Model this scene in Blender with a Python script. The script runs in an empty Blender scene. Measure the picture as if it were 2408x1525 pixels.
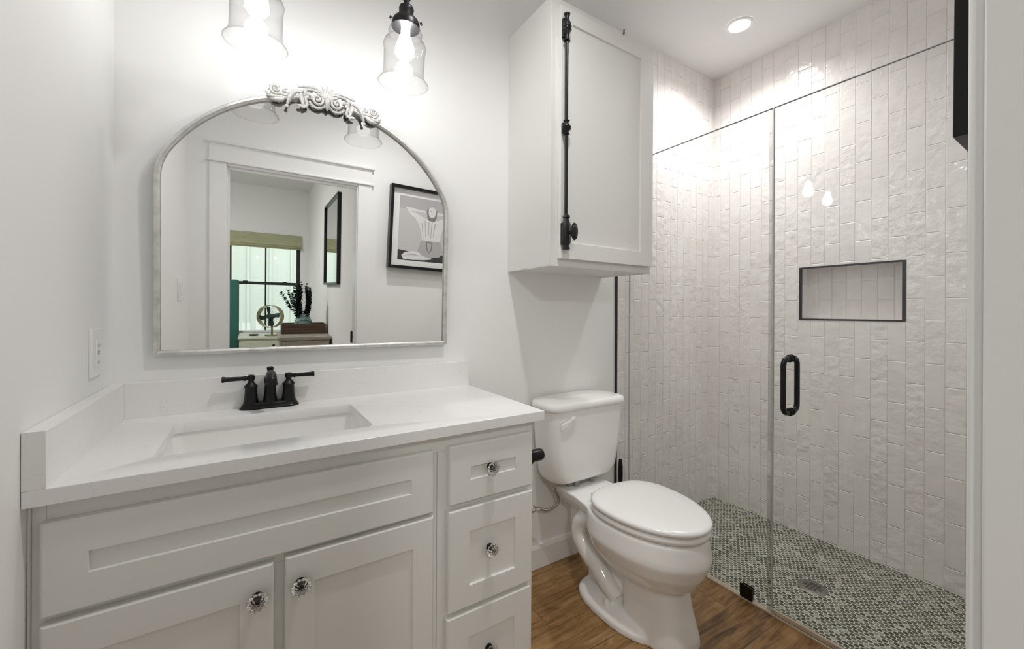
import bpy, bmesh, math, random
from mathutils import Vector, Matrix
random.seed(7)
S = bpy.context.scene
COL = S.collection
PI = math.pi

# ---------------------------------------------------------------- camera
CX, CY, CZ, YAW, ROLL, FPX, PY = 0.32279, -1.58369, 1.21248, 0.56835, 0.00519, 969.04, 731.47
cd = bpy.data.cameras.new('camera'); cam = bpy.data.objects.new('camera', cd); COL.objects.link(cam)
cd.sensor_fit = 'HORIZONTAL'; cd.sensor_width = 36.0; cd.lens = FPX / 2408 * 36.0
cd.shift_y = (PY - 762.5) / 2408; cd.clip_start = 0.01
_fw = Vector((math.sin(YAW), math.cos(YAW), 0)); _rt = Vector((math.cos(YAW), -math.sin(YAW), 0)); _up = Vector((0, 0, 1))
_r = _rt * math.cos(ROLL) + _up * math.sin(ROLL); _u = _up * math.cos(ROLL) - _rt * math.sin(ROLL)
cam.matrix_world = Matrix(((_r.x, _u.x, -_fw.x, CX), (_r.y, _u.y, -_fw.y, CY), (_r.z, _u.z, -_fw.z, CZ), (0, 0, 0, 1)))
S.camera = cam

# ---------------------------------------------------------------- world, exposure
w = bpy.data.worlds.new('sky'); S.world = w; w.use_nodes = True
w.node_tree.nodes['Background'].inputs[0].default_value = (0.98, 1.0, 0.99, 1)
w.node_tree.nodes['Background'].inputs[1].default_value = 1.4
S.view_settings.view_transform = 'Standard'; S.view_settings.look = 'None'
S.view_settings.gamma = 1.0; S.view_settings.use_curve_mapping = False
S.view_settings.exposure = 0.57
c = S.cycles
c.max_bounces = 14; c.diffuse_bounces = 8; c.glossy_bounces = 8; c.transmission_bounces = 12; c.transparent_max_bounces = 24
c.sample_clamp_indirect = 6.0; c.caustics_reflective = False; c.caustics_refractive = False
BULB_E = 33.0                          # radiance of the vanity bulbs
CAN_W, FILL_W = 43.0, 39.0               # watts of the shower downlight and of the added, unseen fill over the room
BED_FILL_W = 25.5                            # added bedroom fill lamp out of view, watts

# ---------------------------------------------------------------- materials
def mat(name, col, rough=0.5, metal=0.0, spec=0.5, **kw):
    m = bpy.data.materials.new(name); m.use_nodes = True
    b = m.node_tree.nodes['Principled BSDF']
    b.inputs['Base Color'].default_value = (*col, 1); b.inputs['Roughness'].default_value = rough
    b.inputs['Metallic'].default_value = metal; b.inputs['Specular IOR Level'].default_value = spec
    for k, v in kw.items(): b.inputs[k].default_value = v
    return m
def nn(m, t, **props):
    n = m.node_tree.nodes.new(t)
    for k, v in props.items(): setattr(n, k, v)
    return n
def ln(m, a, b): m.node_tree.links.new(a, b)
def bsdf(m): return m.node_tree.nodes['Principled BSDF']
def math_n(m, op, a, b=None, c=None):
    n = nn(m, 'ShaderNodeMath', operation=op)
    for i, v in enumerate((a, b, c)):
        if v is None: continue
        if isinstance(v, (int, float)): n.inputs[i].default_value = v
        else: ln(m, v, n.inputs[i])
    return n.outputs[0]
def objco(m): return nn(m, 'ShaderNodeTexCoord').outputs['Object']
def noise(m, vec, scale, detail=3, rough=0.5):
    n = nn(m, 'ShaderNodeTexNoise'); n.inputs['Scale'].default_value = scale; n.inputs['Detail'].default_value = detail
    n.inputs['Roughness'].default_value = rough
    if vec is not None: ln(m, vec, n.inputs['Vector'])
    return n.outputs['Fac']
def ramp(m, fac, stops):
    r = nn(m, 'ShaderNodeValToRGB'); e = r.color_ramp.elements
    while len(e) < len(stops): e.new(0.5)
    for el, (p, col) in zip(e, stops): el.position = p; el.color = (*col, 1)
    ln(m, fac, r.inputs[0]); return r.outputs[0]
def bump(m, h, strength, dist):
    b = nn(m, 'ShaderNodeBump'); b.inputs['Strength'].default_value = strength; b.inputs['Distance'].default_value = dist
    ln(m, h, b.inputs['Height']); ln(m, b.outputs[0], bsdf(m).inputs['Normal']); return b
def paint(name, col, rough=0.55, tex=260, d=0.0004):
    m = mat(name, col, rough, spec=0.28)
    bump(m, noise(m, objco(m), tex, 2), 0.25, d); return m

M = {}
M['wall'] = paint('wall paint', (0.865, 0.865, 0.858), 0.6)
M['ceil'] = paint('ceiling paint', (0.80, 0.797, 0.79), 0.7)
M['trim'] = mat('trim paint', (0.86, 0.86, 0.855), 0.28)
M['cab'] = paint('cabinet paint', (0.78, 0.775, 0.755), 0.4, 120, 0.0002)
M['porc'] = mat('porcelain', (0.86, 0.855, 0.84), 0.07)
M['plastic'] = mat('white plastic', (0.84, 0.84, 0.83), 0.3)
M['seat'] = mat('seat plastic', (0.86, 0.855, 0.845), 0.22)
M['slot'] = mat('dark slot', (0.03, 0.03, 0.03), 0.6)
M['black'] = mat('black metal', (0.006, 0.006, 0.006), 0.3, 0.0, 0.28)
M['iron'] = mat('cast iron', (0.006, 0.006, 0.006), 0.36, 0.0, 0.4)
M['rubber'] = mat('grey rubber', (0.25, 0.245, 0.235), 0.6)
M['bronze'] = mat('dark bronze', (0.035, 0.034, 0.036), 0.38, 0.7)
M['schluter'] = mat('dark tile edging', (0.035, 0.034, 0.034), 0.4, 0.6)
M['chrome'] = mat('chrome', (0.75, 0.75, 0.75), 0.12, 1.0)
M['steel'] = mat('brushed nickel', (0.30, 0.29, 0.265), 0.42, 1.0)
M['mirror'] = mat('mirror silver', (0.93, 0.935, 0.93), 0.0, 1.0)
M['hose'] = mat('braided hose', (0.34, 0.32, 0.28), 0.4, 0.6)
_n = noise(M['hose'], objco(M['hose']), 900, 1); bump(M['hose'], _n, 0.5, 0.001)
m = M['silver'] = mat('antique silver leaf', (0.62, 0.61, 0.59), 0.42, 0.65)
ln(m, ramp(m, noise(m, objco(m), 38, 4), [(0.3, (0.54, 0.53, 0.51)), (0.62, (0.70, 0.69, 0.67))]), bsdf(m).inputs['Base Color'])
bump(m, noise(m, objco(m), 300, 2), 0.3, 0.0006)
m = M['crest'] = mat('silver washed carving', (0.60, 0.595, 0.58), 0.45, 0.28)
bump(m, noise(m, objco(m), 420, 3), 0.4, 0.0012)
m = M['quartz'] = mat('white quartz', (0.84, 0.835, 0.825), 0.16)
_v = nn(m, 'ShaderNodeTexNoise'); _v.inputs['Scale'].default_value = 9; _v.inputs['Detail'].default_value = 8; _v.inputs['Distortion'].default_value = 1.6
ln(m, objco(m), _v.inputs['Vector'])
_d = math_n(m, 'ABSOLUTE', math_n(m, 'SUBTRACT', _v.outputs['Fac'], 0.44))
ln(m, ramp(m, _d, [(0.0, (0.77, 0.765, 0.75)), (0.005, (0.845, 0.84, 0.832))]), bsdf(m).inputs['Base Color'])

def thin_glass(name, tint=(1, 1, 1), refl=1.0, extra=0.0, rim=None):
    m = bpy.data.materials.new(name); m.use_nodes = True; t = m.node_tree; t.nodes.clear()
    out = nn(m, 'ShaderNodeOutputMaterial'); mix = nn(m, 'ShaderNodeMixShader')
    tr = nn(m, 'ShaderNodeBsdfTransparent'); tr.inputs[0].default_value = (*tint, 1)
    gl = nn(m, 'ShaderNodeBsdfGlossy'); gl.inputs['Roughness'].default_value = 0.0
    lw = nn(m, 'ShaderNodeLayerWeight'); lw.inputs['Blend'].default_value = 0.5
    f = math_n(m, 'ADD', math_n(m, 'MULTIPLY', math_n(m, 'POWER', lw.outputs['Facing'], 5.0), 0.9 * refl), 0.035 * refl + extra)
    if rim:
        tm = nn(m, 'ShaderNodeMix', data_type='RGBA'); ln(m, math_n(m, 'POWER', lw.outputs['Facing'], 2.5), tm.inputs[0])
        tm.inputs[6].default_value = (*tint, 1); tm.inputs[7].default_value = (*rim, 1); ln(m, tm.outputs[2], tr.inputs[0])
    ln(m, f, mix.inputs[0]); ln(m, tr.outputs[0], mix.inputs[1]); ln(m, gl.outputs[0], mix.inputs[2]); ln(m, mix.outputs[0], out.inputs[0])
    return m
M['glass'] = thin_glass('shower glass', (0.985, 0.99, 0.985), 0.8)
M['shade'] = thin_glass('clear lamp glass', (0.965, 0.965, 0.965), 0.75, 0.0, (0.62, 0.62, 0.62))
M['bulbglass'] = thin_glass('bulb glass', (1, 1, 1), 0.8)
M['pane'] = thin_glass('window glass', (0.965, 0.985, 0.968), 0.9)
M['edge'] = mat('glass edge', (0.50, 0.51, 0.505), 0.2)
M['seal'] = thin_glass('translucent seal', (0.86, 0.86, 0.85), 2.5, 0.04)
M['crystal'] = mat('crystal', (1, 1, 1), 0.0, 0.0, 0.5, **{'Transmission Weight': 1.0, 'IOR': 1.52})
M['aqua'] = mat('aqua vase glass', (0.42, 0.62, 0.62), 0.1, 0.0, 0.5, **{'Transmission Weight': 0.55, 'IOR': 1.4})
def emit(name, col, e):
    m = bpy.data.materials.new(name); m.use_nodes = True; t = m.node_tree; t.nodes.clear()
    o = nn(m, 'ShaderNodeOutputMaterial'); em = nn(m, 'ShaderNodeEmission'); em.inputs[0].default_value = (*col, 1); em.inputs[1].default_value = e
    ln(m, em.outputs[0], o.inputs[0]); return m
M['bulb'] = emit('lit bulb', (1.0, 0.99, 0.98), BULB_E)
M['can'] = emit('lit downlight lens', (1.0, 0.98, 0.95), 14.0)

def tile_mat(name, uaxis, vaxis, v0, grout_thin=0.0011):
    """hand-made look stacked tile in a half-offset running bond; tall side along u"""
    m = mat(name, (0.80, 0.775, 0.765), 0.13); b = bsdf(m)
    W, H = 0.1965, 0.0645
    co = objco(m); sep = nn(m, 'ShaderNodeSeparateXYZ'); ln(m, co, sep.inputs[0])
    u = math_n(m, 'ADD', sep.outputs[uaxis], 10 * W - 0.003)
    v = math_n(m, 'ADD', sep.outputs[vaxis], 100 * H - v0)
    vr = math_n(m, 'DIVIDE', v, H); row = math_n(m, 'FLOOR', vr); fv = math_n(m, 'SUBTRACT', vr, row)
    par = math_n(m, 'MODULO', row, 2.0)
    ur = math_n(m, 'ADD', math_n(m, 'DIVIDE', u, W), math_n(m, 'MULTIPLY', par, 0.5))
    cl = math_n(m, 'FLOOR', ur); fu = math_n(m, 'SUBTRACT', ur, cl)
    du = math_n(m, 'MULTIPLY', math_n(m, 'MINIMUM', fu, math_n(m, 'SUBTRACT', 1.0, fu)), W)
    dv = math_n(m, 'MULTIPLY', math_n(m, 'MINIMUM', fv, math_n(m, 'SUBTRACT', 1.0, fv)), H)
    # wobbly edges
    wob = math_n(m, 'MULTIPLY', math_n(m, 'SUBTRACT', noise(m, co, 70, 2), 0.5), 0.0022)
    d = math_n(m, 'ADD', math_n(m, 'MINIMUM', du, math_n(m, 'ADD', dv, 0.0013)), wob)
    comb = nn(m, 'ShaderNodeCombineXYZ'); ln(m, row, comb.inputs[0]); ln(m, cl, comb.inputs[1])
    wn = nn(m, 'ShaderNodeTexWhiteNoise', noise_dimensions='3D'); ln(m, comb.outputs[0], wn.inputs['Vector'])
    rc = nn(m, 'ShaderNodeSeparateColor'); ln(m, wn.outputs['Color'], rc.inputs[0])
    g = nn(m, 'ShaderNodeMapRange'); g.interpolation_type = 'SMOOTHSTEP'
    g.inputs[1].default_value = grout_thin * 0.4; g.inputs[2].default_value = grout_thin * 3.2
    ln(m, d, g.inputs[0]); edge = g.outputs[0]
    big = noise(m, co, 9, 3)
    # offset noise per tile so the glaze does not continue across joints
    off = nn(m, 'ShaderNodeVectorMath', operation='MULTIPLY_ADD'); ln(m, wn.outputs['Color'], off.inputs[0]); off.inputs[1].default_value = (7, 7, 7); ln(m, co, off.inputs[2])
    wave = noise(m, off.outputs[0], 26, 2, 0.45)
    sel = math_n(m, 'POWER', rc.outputs[2], 1.5)
    tilt = math_n(m, 'ADD', math_n(m, 'MULTIPLY', math_n(m, 'SUBTRACT', fu, 0.5), math_n(m, 'MULTIPLY', math_n(m, 'SUBTRACT', rc.outputs[0], 0.5), 1.1)),
                  math_n(m, 'MULTIPLY', math_n(m, 'SUBTRACT', fv, 0.5), math_n(m, 'MULTIPLY', math_n(m, 'SUBTRACT', rc.outputs[1], 0.5), 0.6)))
    h = math_n(m, 'ADD', math_n(m, 'MULTIPLY', edge, 0.42), math_n(m, 'ADD', tilt, math_n(m, 'MULTIPLY', wave, math_n(m, 'ADD', 0.45, math_n(m, 'MULTIPLY', sel, 1.5)))))
    bump(m, h, 0.9, 0.0046)
    tone = math_n(m, 'ADD', math_n(m, 'MULTIPLY', rc.outputs[1], 0.22), math_n(m, 'MULTIPLY', noise(m, off.outputs[0], 16, 4), 0.78))
    colr = ramp(m, tone, [(0.25, (0.78, 0.75, 0.735)), (0.5, (0.84, 0.805, 0.79)), (0.78, (0.86, 0.845, 0.83))])
    mx = nn(m, 'ShaderNodeMix', data_type='RGBA'); ln(m, edge, mx.inputs[0])
    mx.inputs[6].default_value = (0.86, 0.83, 0.81, 1); ln(m, colr, mx.inputs[7]); ln(m, mx.outputs[2], b.inputs['Base Color'])
    ln(m, math_n(m, 'SUBTRACT', 0.62, math_n(m, 'MULTIPLY', edge, 0.47)), b.inputs['Roughness'])
    return m
M['tile_side'] = tile_mat('glazed tile, side wall', 2, 1, -0.7596 + 0.0645)
M['tile_back'] = tile_mat('glazed tile, back wall', 2, 0, 2.2011)

def penny_mat():
    m = mat('pebble penny mosaic', (0.5, 0.5, 0.5), 0.35); b = bsdf(m); P = 0.01925
    co = objco(m); mp = nn(m, 'ShaderNodeMapping'); mp.inputs['Scale'].default_value = (1 / P, 1 / P, 0); mp.inputs['Location'].default_value = (200.1, 300.2, 0)
    ln(m, co, mp.inputs['Vector']); p = mp.outputs[0]
    R3 = math.sqrt(3)
    def lat(ox, oy):
        a = nn(m, 'ShaderNodeVectorMath', operation='SUBTRACT'); ln(m, p, a.inputs[0]); a.inputs[1].default_value = (ox, oy, 0)
        q = nn(m, 'ShaderNodeVectorMath', operation='DIVIDE'); ln(m, a.outputs[0], q.inputs[0]); q.inputs[1].default_value = (R3, 1, 1)
        fl = nn(m, 'ShaderNodeVectorMath', operation='FLOOR'); ln(m, q.outputs[0], fl.inputs[0])
        ce = nn(m, 'ShaderNodeVectorMath', operation='ADD'); ln(m, fl.outputs[0], ce.inputs[0]); ce.inputs[1].default_value = (0.5, 0.5, 0)
        sc = nn(m, 'ShaderNodeVectorMath', operation='MULTIPLY'); ln(m, ce.outputs[0], sc.inputs[0]); sc.inputs[1].default_value = (R3, 1, 0)
        df = nn(m, 'ShaderNodeVectorMath', operation='SUBTRACT'); ln(m, a.outputs[0], df.inputs[0]); ln(m, sc.outputs[0], df.inputs[1])
        le = nn(m, 'ShaderNodeVectorMath', operation='LENGTH'); ln(m, df.outputs[0], le.inputs[0])
        idv = nn(m, 'ShaderNodeVectorMath', operation='ADD'); ln(m, fl.outputs[0], idv.inputs[0]); idv.inputs[1].default_value = (ox * 77.7 + 0.5, oy * 31.3 + 0.5, 0.5)
        return le.outputs['Value'], idv.outputs[0]
    d1, i1 = lat(0, 0); d2, i2 = lat(R3 / 2, 0.5)
    s = math_n(m, 'LESS_THAN', d2, d1); d = math_n(m, 'MINIMUM', d1, d2)
    mv = nn(m, 'ShaderNodeMix', data_type='VECTOR'); ln(m, s, mv.inputs[0]); ln(m, i1, mv.inputs[4]); ln(m, i2, mv.inputs[5])
    wn = nn(m, 'ShaderNodeTexWhiteNoise', noise_dimensions='3D'); ln(m, mv.outputs[1], wn.inputs['Vector'])
    t = math_n(m, 'ADD', math_n(m, 'MULTIPLY', wn.outputs['Value'], 0.86), math_n(m, 'MULTIPLY', noise(m, co, 140, 3), 0.16))
    col = ramp(m, t, [(0.10, (0.03, 0.034, 0.028)), (0.45, (0.075, 0.083, 0.072)), (0.70, (0.14, 0.155, 0.135)), (0.87, (0.25, 0.27, 0.235)), (0.96, (0.44, 0.44, 0.385))])
    g = nn(m, 'ShaderNodeMapRange'); g.inputs[1].default_value = 0.475; g.inputs[2].default_value = 0.425; ln(m, d, g.inputs[0])
    mx = nn(m, 'ShaderNodeMix', data_type='RGBA'); ln(m, g.outputs[0], mx.inputs[0]); mx.inputs[6].default_value = (0.66, 0.63, 0.52, 1); ln(m, col, mx.inputs[7])
    ln(m, mx.outputs[2], b.inputs['Base Color']); bump(m, g.outputs[0], 0.5, 0.0012)
    return m
M['penny'] = penny_mat()

def plank_mat():
    m = mat('wood look plank tile', (0.3, 0.17, 0.08), 0.42); b = bsdf(m)
    co = objco(m); sep = nn(m, 'ShaderNodeSeparateXYZ'); ln(m, co, sep.inputs[0])
    PW, PL = 0.147, 0.92
    vr = math_n(m, 'DIVIDE', math_n(m, 'ADD', sep.outputs[1], 20 * PW + 0.784), PW); row = math_n(m, 'FLOOR', vr); fv = math_n(m, 'SUBTRACT', vr, row)
    sh = math_n(m, 'MULTIPLY', math_n(m, 'MODULO', math_n(m, 'SUBTRACT', row, 21.0), 3.0), 0.37)
    ur = math_n(m, 'ADD', math_n(m, 'DIVIDE', math_n(m, 'ADD', sep.outputs[0], 10 * PL - 0.145), PL), sh); cl = math_n(m, 'FLOOR', ur); fu = math_n(m, 'SUBTRACT', ur, cl)
    du = math_n(m, 'MULTIPLY', math_n(m, 'MINIMUM', fu, math_n(m, 'SUBTRACT', 1.0, fu)), PL)
    dv = math_n(m, 'MULTIPLY', math_n(m, 'MINIMUM', fv, math_n(m, 'SUBTRACT', 1.0, fv)), PW)
    d = math_n(m, 'MINIMUM', du, dv)
    cb = nn(m, 'ShaderNodeCombineXYZ'); ln(m, row, cb.inputs[0]); ln(m, cl, cb.inputs[1])
    wn = nn(m, 'ShaderNodeTexWhiteNoise', noise_dimensions='3D'); ln(m, cb.outputs[0], wn.inputs['Vector'])
    off = nn(m, 'ShaderNodeVectorMath', operation='MULTIPLY_ADD'); ln(m, wn.outputs['Color'], off.inputs[0]); off.inputs[1].default_value = (5, 5, 5); ln(m, co, off.inputs[2])
    mp = nn(m, 'ShaderNodeMapping'); mp.inputs['Scale'].default_value = (1.1, 9.0, 1); ln(m, off.outputs[0], mp.inputs['Vector'])
    n1 = nn(m, 'ShaderNodeTexNoise'); n1.inputs['Scale'].default_value = 4.0; n1.inputs['Detail'].default_value = 7; n1.inputs['Distortion'].default_value = 1.2; n1.inputs['Roughness'].default_value = 0.62
    ln(m, mp.outputs[0], n1.inputs['Vector'])
    n2 = noise(m, off.outputs[0], 5.5, 3)
    mp2 = nn(m, 'ShaderNodeMapping'); mp2.inputs['Scale'].default_value = (14, 190, 1); ln(m, off.outputs[0], mp2.inputs['Vector'])
    n3 = noise(m, mp2.outputs[0], 1.0, 3)
    n4 = noise(m, off.outputs[0], 17.0, 5, 0.7)
    n2 = math_n(m, 'ADD', n2, math_n(m, 'ADD', math_n(m, 'MULTIPLY', math_n(m, 'SUBTRACT', n3, 0.5), 0.55), math_n(m, 'MULTIPLY', math_n(m, 'SUBTRACT', n4, 0.5), 0.9)))
    t = math_n(m, 'ADD', math_n(m, 'MULTIPLY', n1.outputs['Fac'], 0.75), math_n(m, 'ADD', math_n(m, 'MULTIPLY', wn.outputs['Value'], 0.16), math_n(m, 'MULTIPLY', n2, 0.22)))
    col = ramp(m, t, [(0.35, (0.035, 0.015, 0.004)), (0.44, (0.115, 0.055, 0.016)), (0.54, (0.215, 0.112, 0.036)), (0.66, (0.31, 0.178, 0.068)), (0.80, (0.43, 0.29, 0.14))])
    g = nn(m, 'ShaderNodeMapRange'); g.inputs[1].default_value = 0.0008; g.inputs[2].default_value = 0.002; ln(m, d, g.inputs[0])
    mx = nn(m, 'ShaderNodeMix', data_type='RGBA'); ln(m, g.outputs[0], mx.inputs[0]); mx.inputs[6].default_value = (0.11, 0.065, 0.03, 1); ln(m, col, mx.inputs[7])
    ln(m, mx.outputs[2], b.inputs['Base Color'])
    bump(m, math_n(m, 'ADD', math_n(m, 'MULTIPLY', g.outputs[0], 0.6), math_n(m, 'MULTIPLY', n1.outputs['Fac'], 0.5)), 0.3, 0.0015)
    return m
M['plank'] = plank_mat()
m = M['thresh'] = mat('limestone threshold', (0.50, 0.42, 0.31), 0.4)
_mp = nn(m, 'ShaderNodeMapping'); _mp.inputs['Scale'].default_value = (140, 3, 3); ln(m, objco(m), _mp.inputs['Vector'])
ln(m, ramp(m, noise(m, _mp.outputs[0], 1.0, 3), [(0.35, (0.36, 0.28, 0.19)), (0.65, (0.60, 0.52, 0.40))]), bsdf(m).inputs['Base Color'])
M['carpet'] = paint('oatmeal carpet', (0.36, 0.33, 0.28), 0.95, 400, 0.003)
M['dwood'] = mat('weathered grey wood', (0.30, 0.27, 0.22), 0.55)
m = M['dwood']; _mp = nn(m, 'ShaderNodeMapping'); _mp.inputs['Scale'].default_value = (3, 3, 34); _mp.inputs['Rotation'].default_value = (0, PI / 2, 0); ln(m, objco(m), _mp.inputs['Vector'])
ln(m, ramp(m, noise(m, _mp.outputs[0], 2.2, 5), [(0.3, (0.23, 0.205, 0.165)), (0.7, (0.40, 0.37, 0.31))]), bsdf(m).inputs['Base Color'])
m = M['woven'] = mat('dark woven rattan', (0.12, 0.07, 0.045), 0.6)
_wv = nn(m, 'ShaderNodeTexWave', bands_direction='Z'); _wv.inputs['Scale'].default_value = 26; _wv.inputs['Distortion'].default_value = 2.0; _wv.inputs['Detail Scale'].default_value = 3; ln(m, objco(m), _wv.inputs['Vector'])
ln(m, ramp(m, _wv.outputs['Fac'], [(0.2, (0.035, 0.02, 0.013)), (0.8, (0.17, 0.10, 0.065))]), bsdf(m).inputs['Base Color']); bump(m, _wv.outputs['Fac'], 0.6, 0.003)
M['traywood'] = mat('dark tray wood', (0.10, 0.062, 0.04), 0.5)
M['cream'] = mat('cream furniture paint', (0.60, 0.62, 0.50), 0.45)
M['brass'] = mat('aged brass', (0.33, 0.28, 0.15), 0.35, 0.9)
M['fanblade'] = mat('fan blade enamel', (0.03, 0.05, 0.045), 0.4, 0.4)
M['teal'] = paint('teal velvet', (0.055, 0.17, 0.14), 0.9, 300, 0.001)
M['bedding'] = paint('white bedding', (0.75, 0.75, 0.73), 0.9, 60, 0.002)
M['red'] = paint('oxblood throw', (0.14, 0.02, 0.02), 0.9, 200, 0.002)
M['shadecloth'] = mat('olive linen shade', (0.42, 0.43, 0.27), 0.85, 0, 0.2)
m = M['shadecloth']; _mp = nn(m, 'ShaderNodeMapping'); _mp.inputs['Scale'].default_value = (6, 6, 260); ln(m, objco(m), _mp.inputs['Vector'])
ln(m, ramp(m, noise(m, _mp.outputs[0], 1.5, 2), [(0.3, (0.34, 0.36, 0.21)), (0.7, (0.50, 0.50, 0.34))]), bsdf(m).inputs['Base Color'])
M['winblack'] = mat('black window frame', (0.010, 0.013, 0.012), 0.4)
M['siding'] = mat('pale sage siding', (0.62, 0.665, 0.62), 0.7)
M['leaf'] = mat('preserved eucalyptus', (0.012, 0.028, 0.024), 0.6)
M['lawn'] = paint('pale gravel', (0.6, 0.66, 0.6), 0.9, 30, 0.004)
M['photo_l'] = mat('print light grey', (0.44, 0.43, 0.44), 0.6)
M['photo_f'] = mat('print floor grey', (0.54, 0.535, 0.535), 0.6)
M['photo_w'] = mat('print pale tone', (0.72, 0.715, 0.71), 0.6)
M['photo_s'] = mat('print cloth tone', (0.42, 0.415, 0.41), 0.6)
M['photo_m'] = mat('print mid grey', (0.20, 0.2, 0.2), 0.6)
M['photo_d'] = mat('print dark grey', (0.035, 0.035, 0.036), 0.6)
M['mat'] = mat('mount board', (0.80, 0.80, 0.79), 0.6)

# ---------------------------------------------------------------- mesh builder
class MB:
    def __init__(s): s.bm = bmesh.new()
    def box(s, x0, x1, y0, y1, z0, z1):
        v = [s.bm.verts.new((x, y, z)) for z in (z0, z1) for x, y in ((x0, y0), (x1, y0), (x1, y1), (x0, y1))]
        for f in ((3, 2, 1, 0), (4, 5, 6, 7), (0, 1, 5, 4), (1, 2, 6, 5), (2, 3, 7, 6), (3, 0, 4, 7)): s.bm.faces.new([v[i] for i in f])
        return s
    def loops(s, loops, closed=True, cap0=True, cap1=True, rev=False):
        """skin a list of equally long vertex rings"""
        vs = [[s.bm.verts.new(p) for p in L] for L in loops]; n = len(vs[0])
        for a, b in zip(vs, vs[1:]):
            for i in range(n if closed else n - 1):
                j = (i + 1) % n; q = [a[i], a[j], b[j], b[i]]
                s.bm.faces.new(q[::-1] if rev else q)
        if closed and cap0: s.bm.faces.new(vs[0] if rev else vs[0][::-1])
        if closed and cap1: s.bm.faces.new(vs[-1][::-1] if rev else vs[-1])
        return s
    def lathe(s, prof, o=(0, 0, 0), d=(0, 0, 1), n=28, cap0=True, cap1=True, lobes=0, lobe=0.0):
        d = Vector(d).normalized(); a = d.orthogonal().normalized(); b = d.cross(a); o = Vector(o); L = []
        for r, h in prof:
            L.append([o + d * h + (a * math.cos(t) + b * math.sin(t)) * r * (1 + (lobe * math.cos(lobes * t) if lobes else 0)) for t in [2 * PI * i / n for i in range(n)]])
        return s.loops(L, cap0=cap0, cap1=cap1)
    def tube(s, pts, r, n=12, cyc=False):
        pts = [Vector(p) for p in pts]; rr = r if isinstance(r, (list, tuple)) else [r] * len(pts); L = []; up = None; N = len(pts)
        for i, p in enumerate(pts):
            t = (pts[(i + 1) % N] - pts[i - 1]) if cyc else (pts[min(i + 1, N - 1)] - pts[max(i - 1, 0)])
            t.normalize()
            if up is None: up = t.orthogonal().normalized()
            up = (up - t * up.dot(t)); up = up.normalized() if up.length > 1e-6 else t.orthogonal().normalized()
            bb = t.cross(up); L.append([p + (up * math.cos(k) + bb * math.sin(k)) * rr[i] for k in [2 * PI * j / n for j in range(n)]])
        if cyc:
            return s.loops(L + [L[0]], cap0=False, cap1=False)
        return s.loops(L)
    def prism(s, poly, o, ax, ay, az, h):
        """poly (a,b) extruded: point = o + ax*a + ay*b, thickness h along az"""
        o, ax, ay, az = map(Vector, (o, ax, ay, az))
        return s.loops([[o + ax * a + ay * b for a, b in poly], [o + ax * a + ay * b + az * h for a, b in poly]])
    def sphere(s, c, r, n=16, sc=(1, 1, 1)):
        mt = Matrix.Translation(c) @ Matrix.Diagonal((*sc, 1))
        bmesh.ops.create_uvsphere(s.bm, u_segments=n, v_segments=max(6, n // 2), radius=r, matrix=mt); return s
    def squash(s, sc, o):
        bmesh.ops.transform(s.bm, matrix=Matrix.Translation(o) @ Matrix.Diagonal((*sc, 1)), verts=s.bm.verts); return s
    def build(s, name, m, parent=None, smooth=True, bevel=0, seg=2, xf=None, sub=0, angle=40):
        bmesh.ops.recalc_face_normals(s.bm, faces=s.bm.faces)
        me = bpy.data.meshes.new(name); s.bm.to_mesh(me); s.bm.free()
        o = bpy.data.objects.new(name, me); COL.objects.link(o)
        me.materials.append(m)
        if xf is not None: o.matrix_world = xf
        if parent is not None: o.parent = parent
        if bevel:
            b = o.modifiers.new('bevel', 'BEVEL'); b.width = bevel; b.segments = seg; b.limit_method = 'ANGLE'; b.angle_limit = math.radians(35)
        if sub:
            q = o.modifiers.new('sub', 'SUBSURF'); q.levels = sub; q.render_levels = sub
        if smooth:
            me.polygons.foreach_set('use_smooth', [True] * len(me.polygons))
            try: me.set_sharp_from_angle(angle=math.radians(angle))
            except Exception: pass
        return o
def tag(o, label=None, cat=None, group=None, kind=None):
    for k, v in (('label', label), ('category', cat), ('group', group), ('kind', kind)):
        if v: o[k] = v
    return o
def empty(name, loc, label, cat, group=None):
    o = bpy.data.objects.new(name, None); o.empty_display_size = 0.05; COL.objects.link(o); o.location = loc
    return tag(o, label, cat, group)
def struct(o): o['kind'] = 'structure'; return o
def rel(parent, o):
    """keep world placement of o when it becomes a child of parent (translation only parents)"""
    o.parent = parent; o.matrix_parent_inverse = Matrix.Translation(-parent.location); return o
def P_(root):
    def f(mb, name, m, **k):
        par = k.pop('under', root)
        o = mb.build(name, m, None, **k)
        o.parent = par
        base = Vector((0, 0, 0)); q = par
        while q is not None: base += q.location; q = q.parent
        o.matrix_parent_inverse = Matrix.Identity(4); o.location = o.location - base
        return o
    return f
def apply_mods(o):
    dg = bpy.context.evaluated_depsgraph_get(); ev = o.evaluated_get(dg)
    me = bpy.data.meshes.new_from_object(ev); old = o.data; o.modifiers.clear(); o.data = me; bpy.data.meshes.remove(old)
    return o
def rrect(cx, cy, hx, hy, r, z, n=6):
    L = []
    for sx, sy, a0 in ((1, -1, -90), (1, 1, 0), (-1, 1, 90), (-1, -1, 180)):
        for k in range(n + 1):
            a = math.radians(a0 + 90 * k / n); L.append((cx + sx * (hx - r) + r * math.cos(a), cy + sy * (hy - r) + r * math.sin(a), z))
    return L
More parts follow.
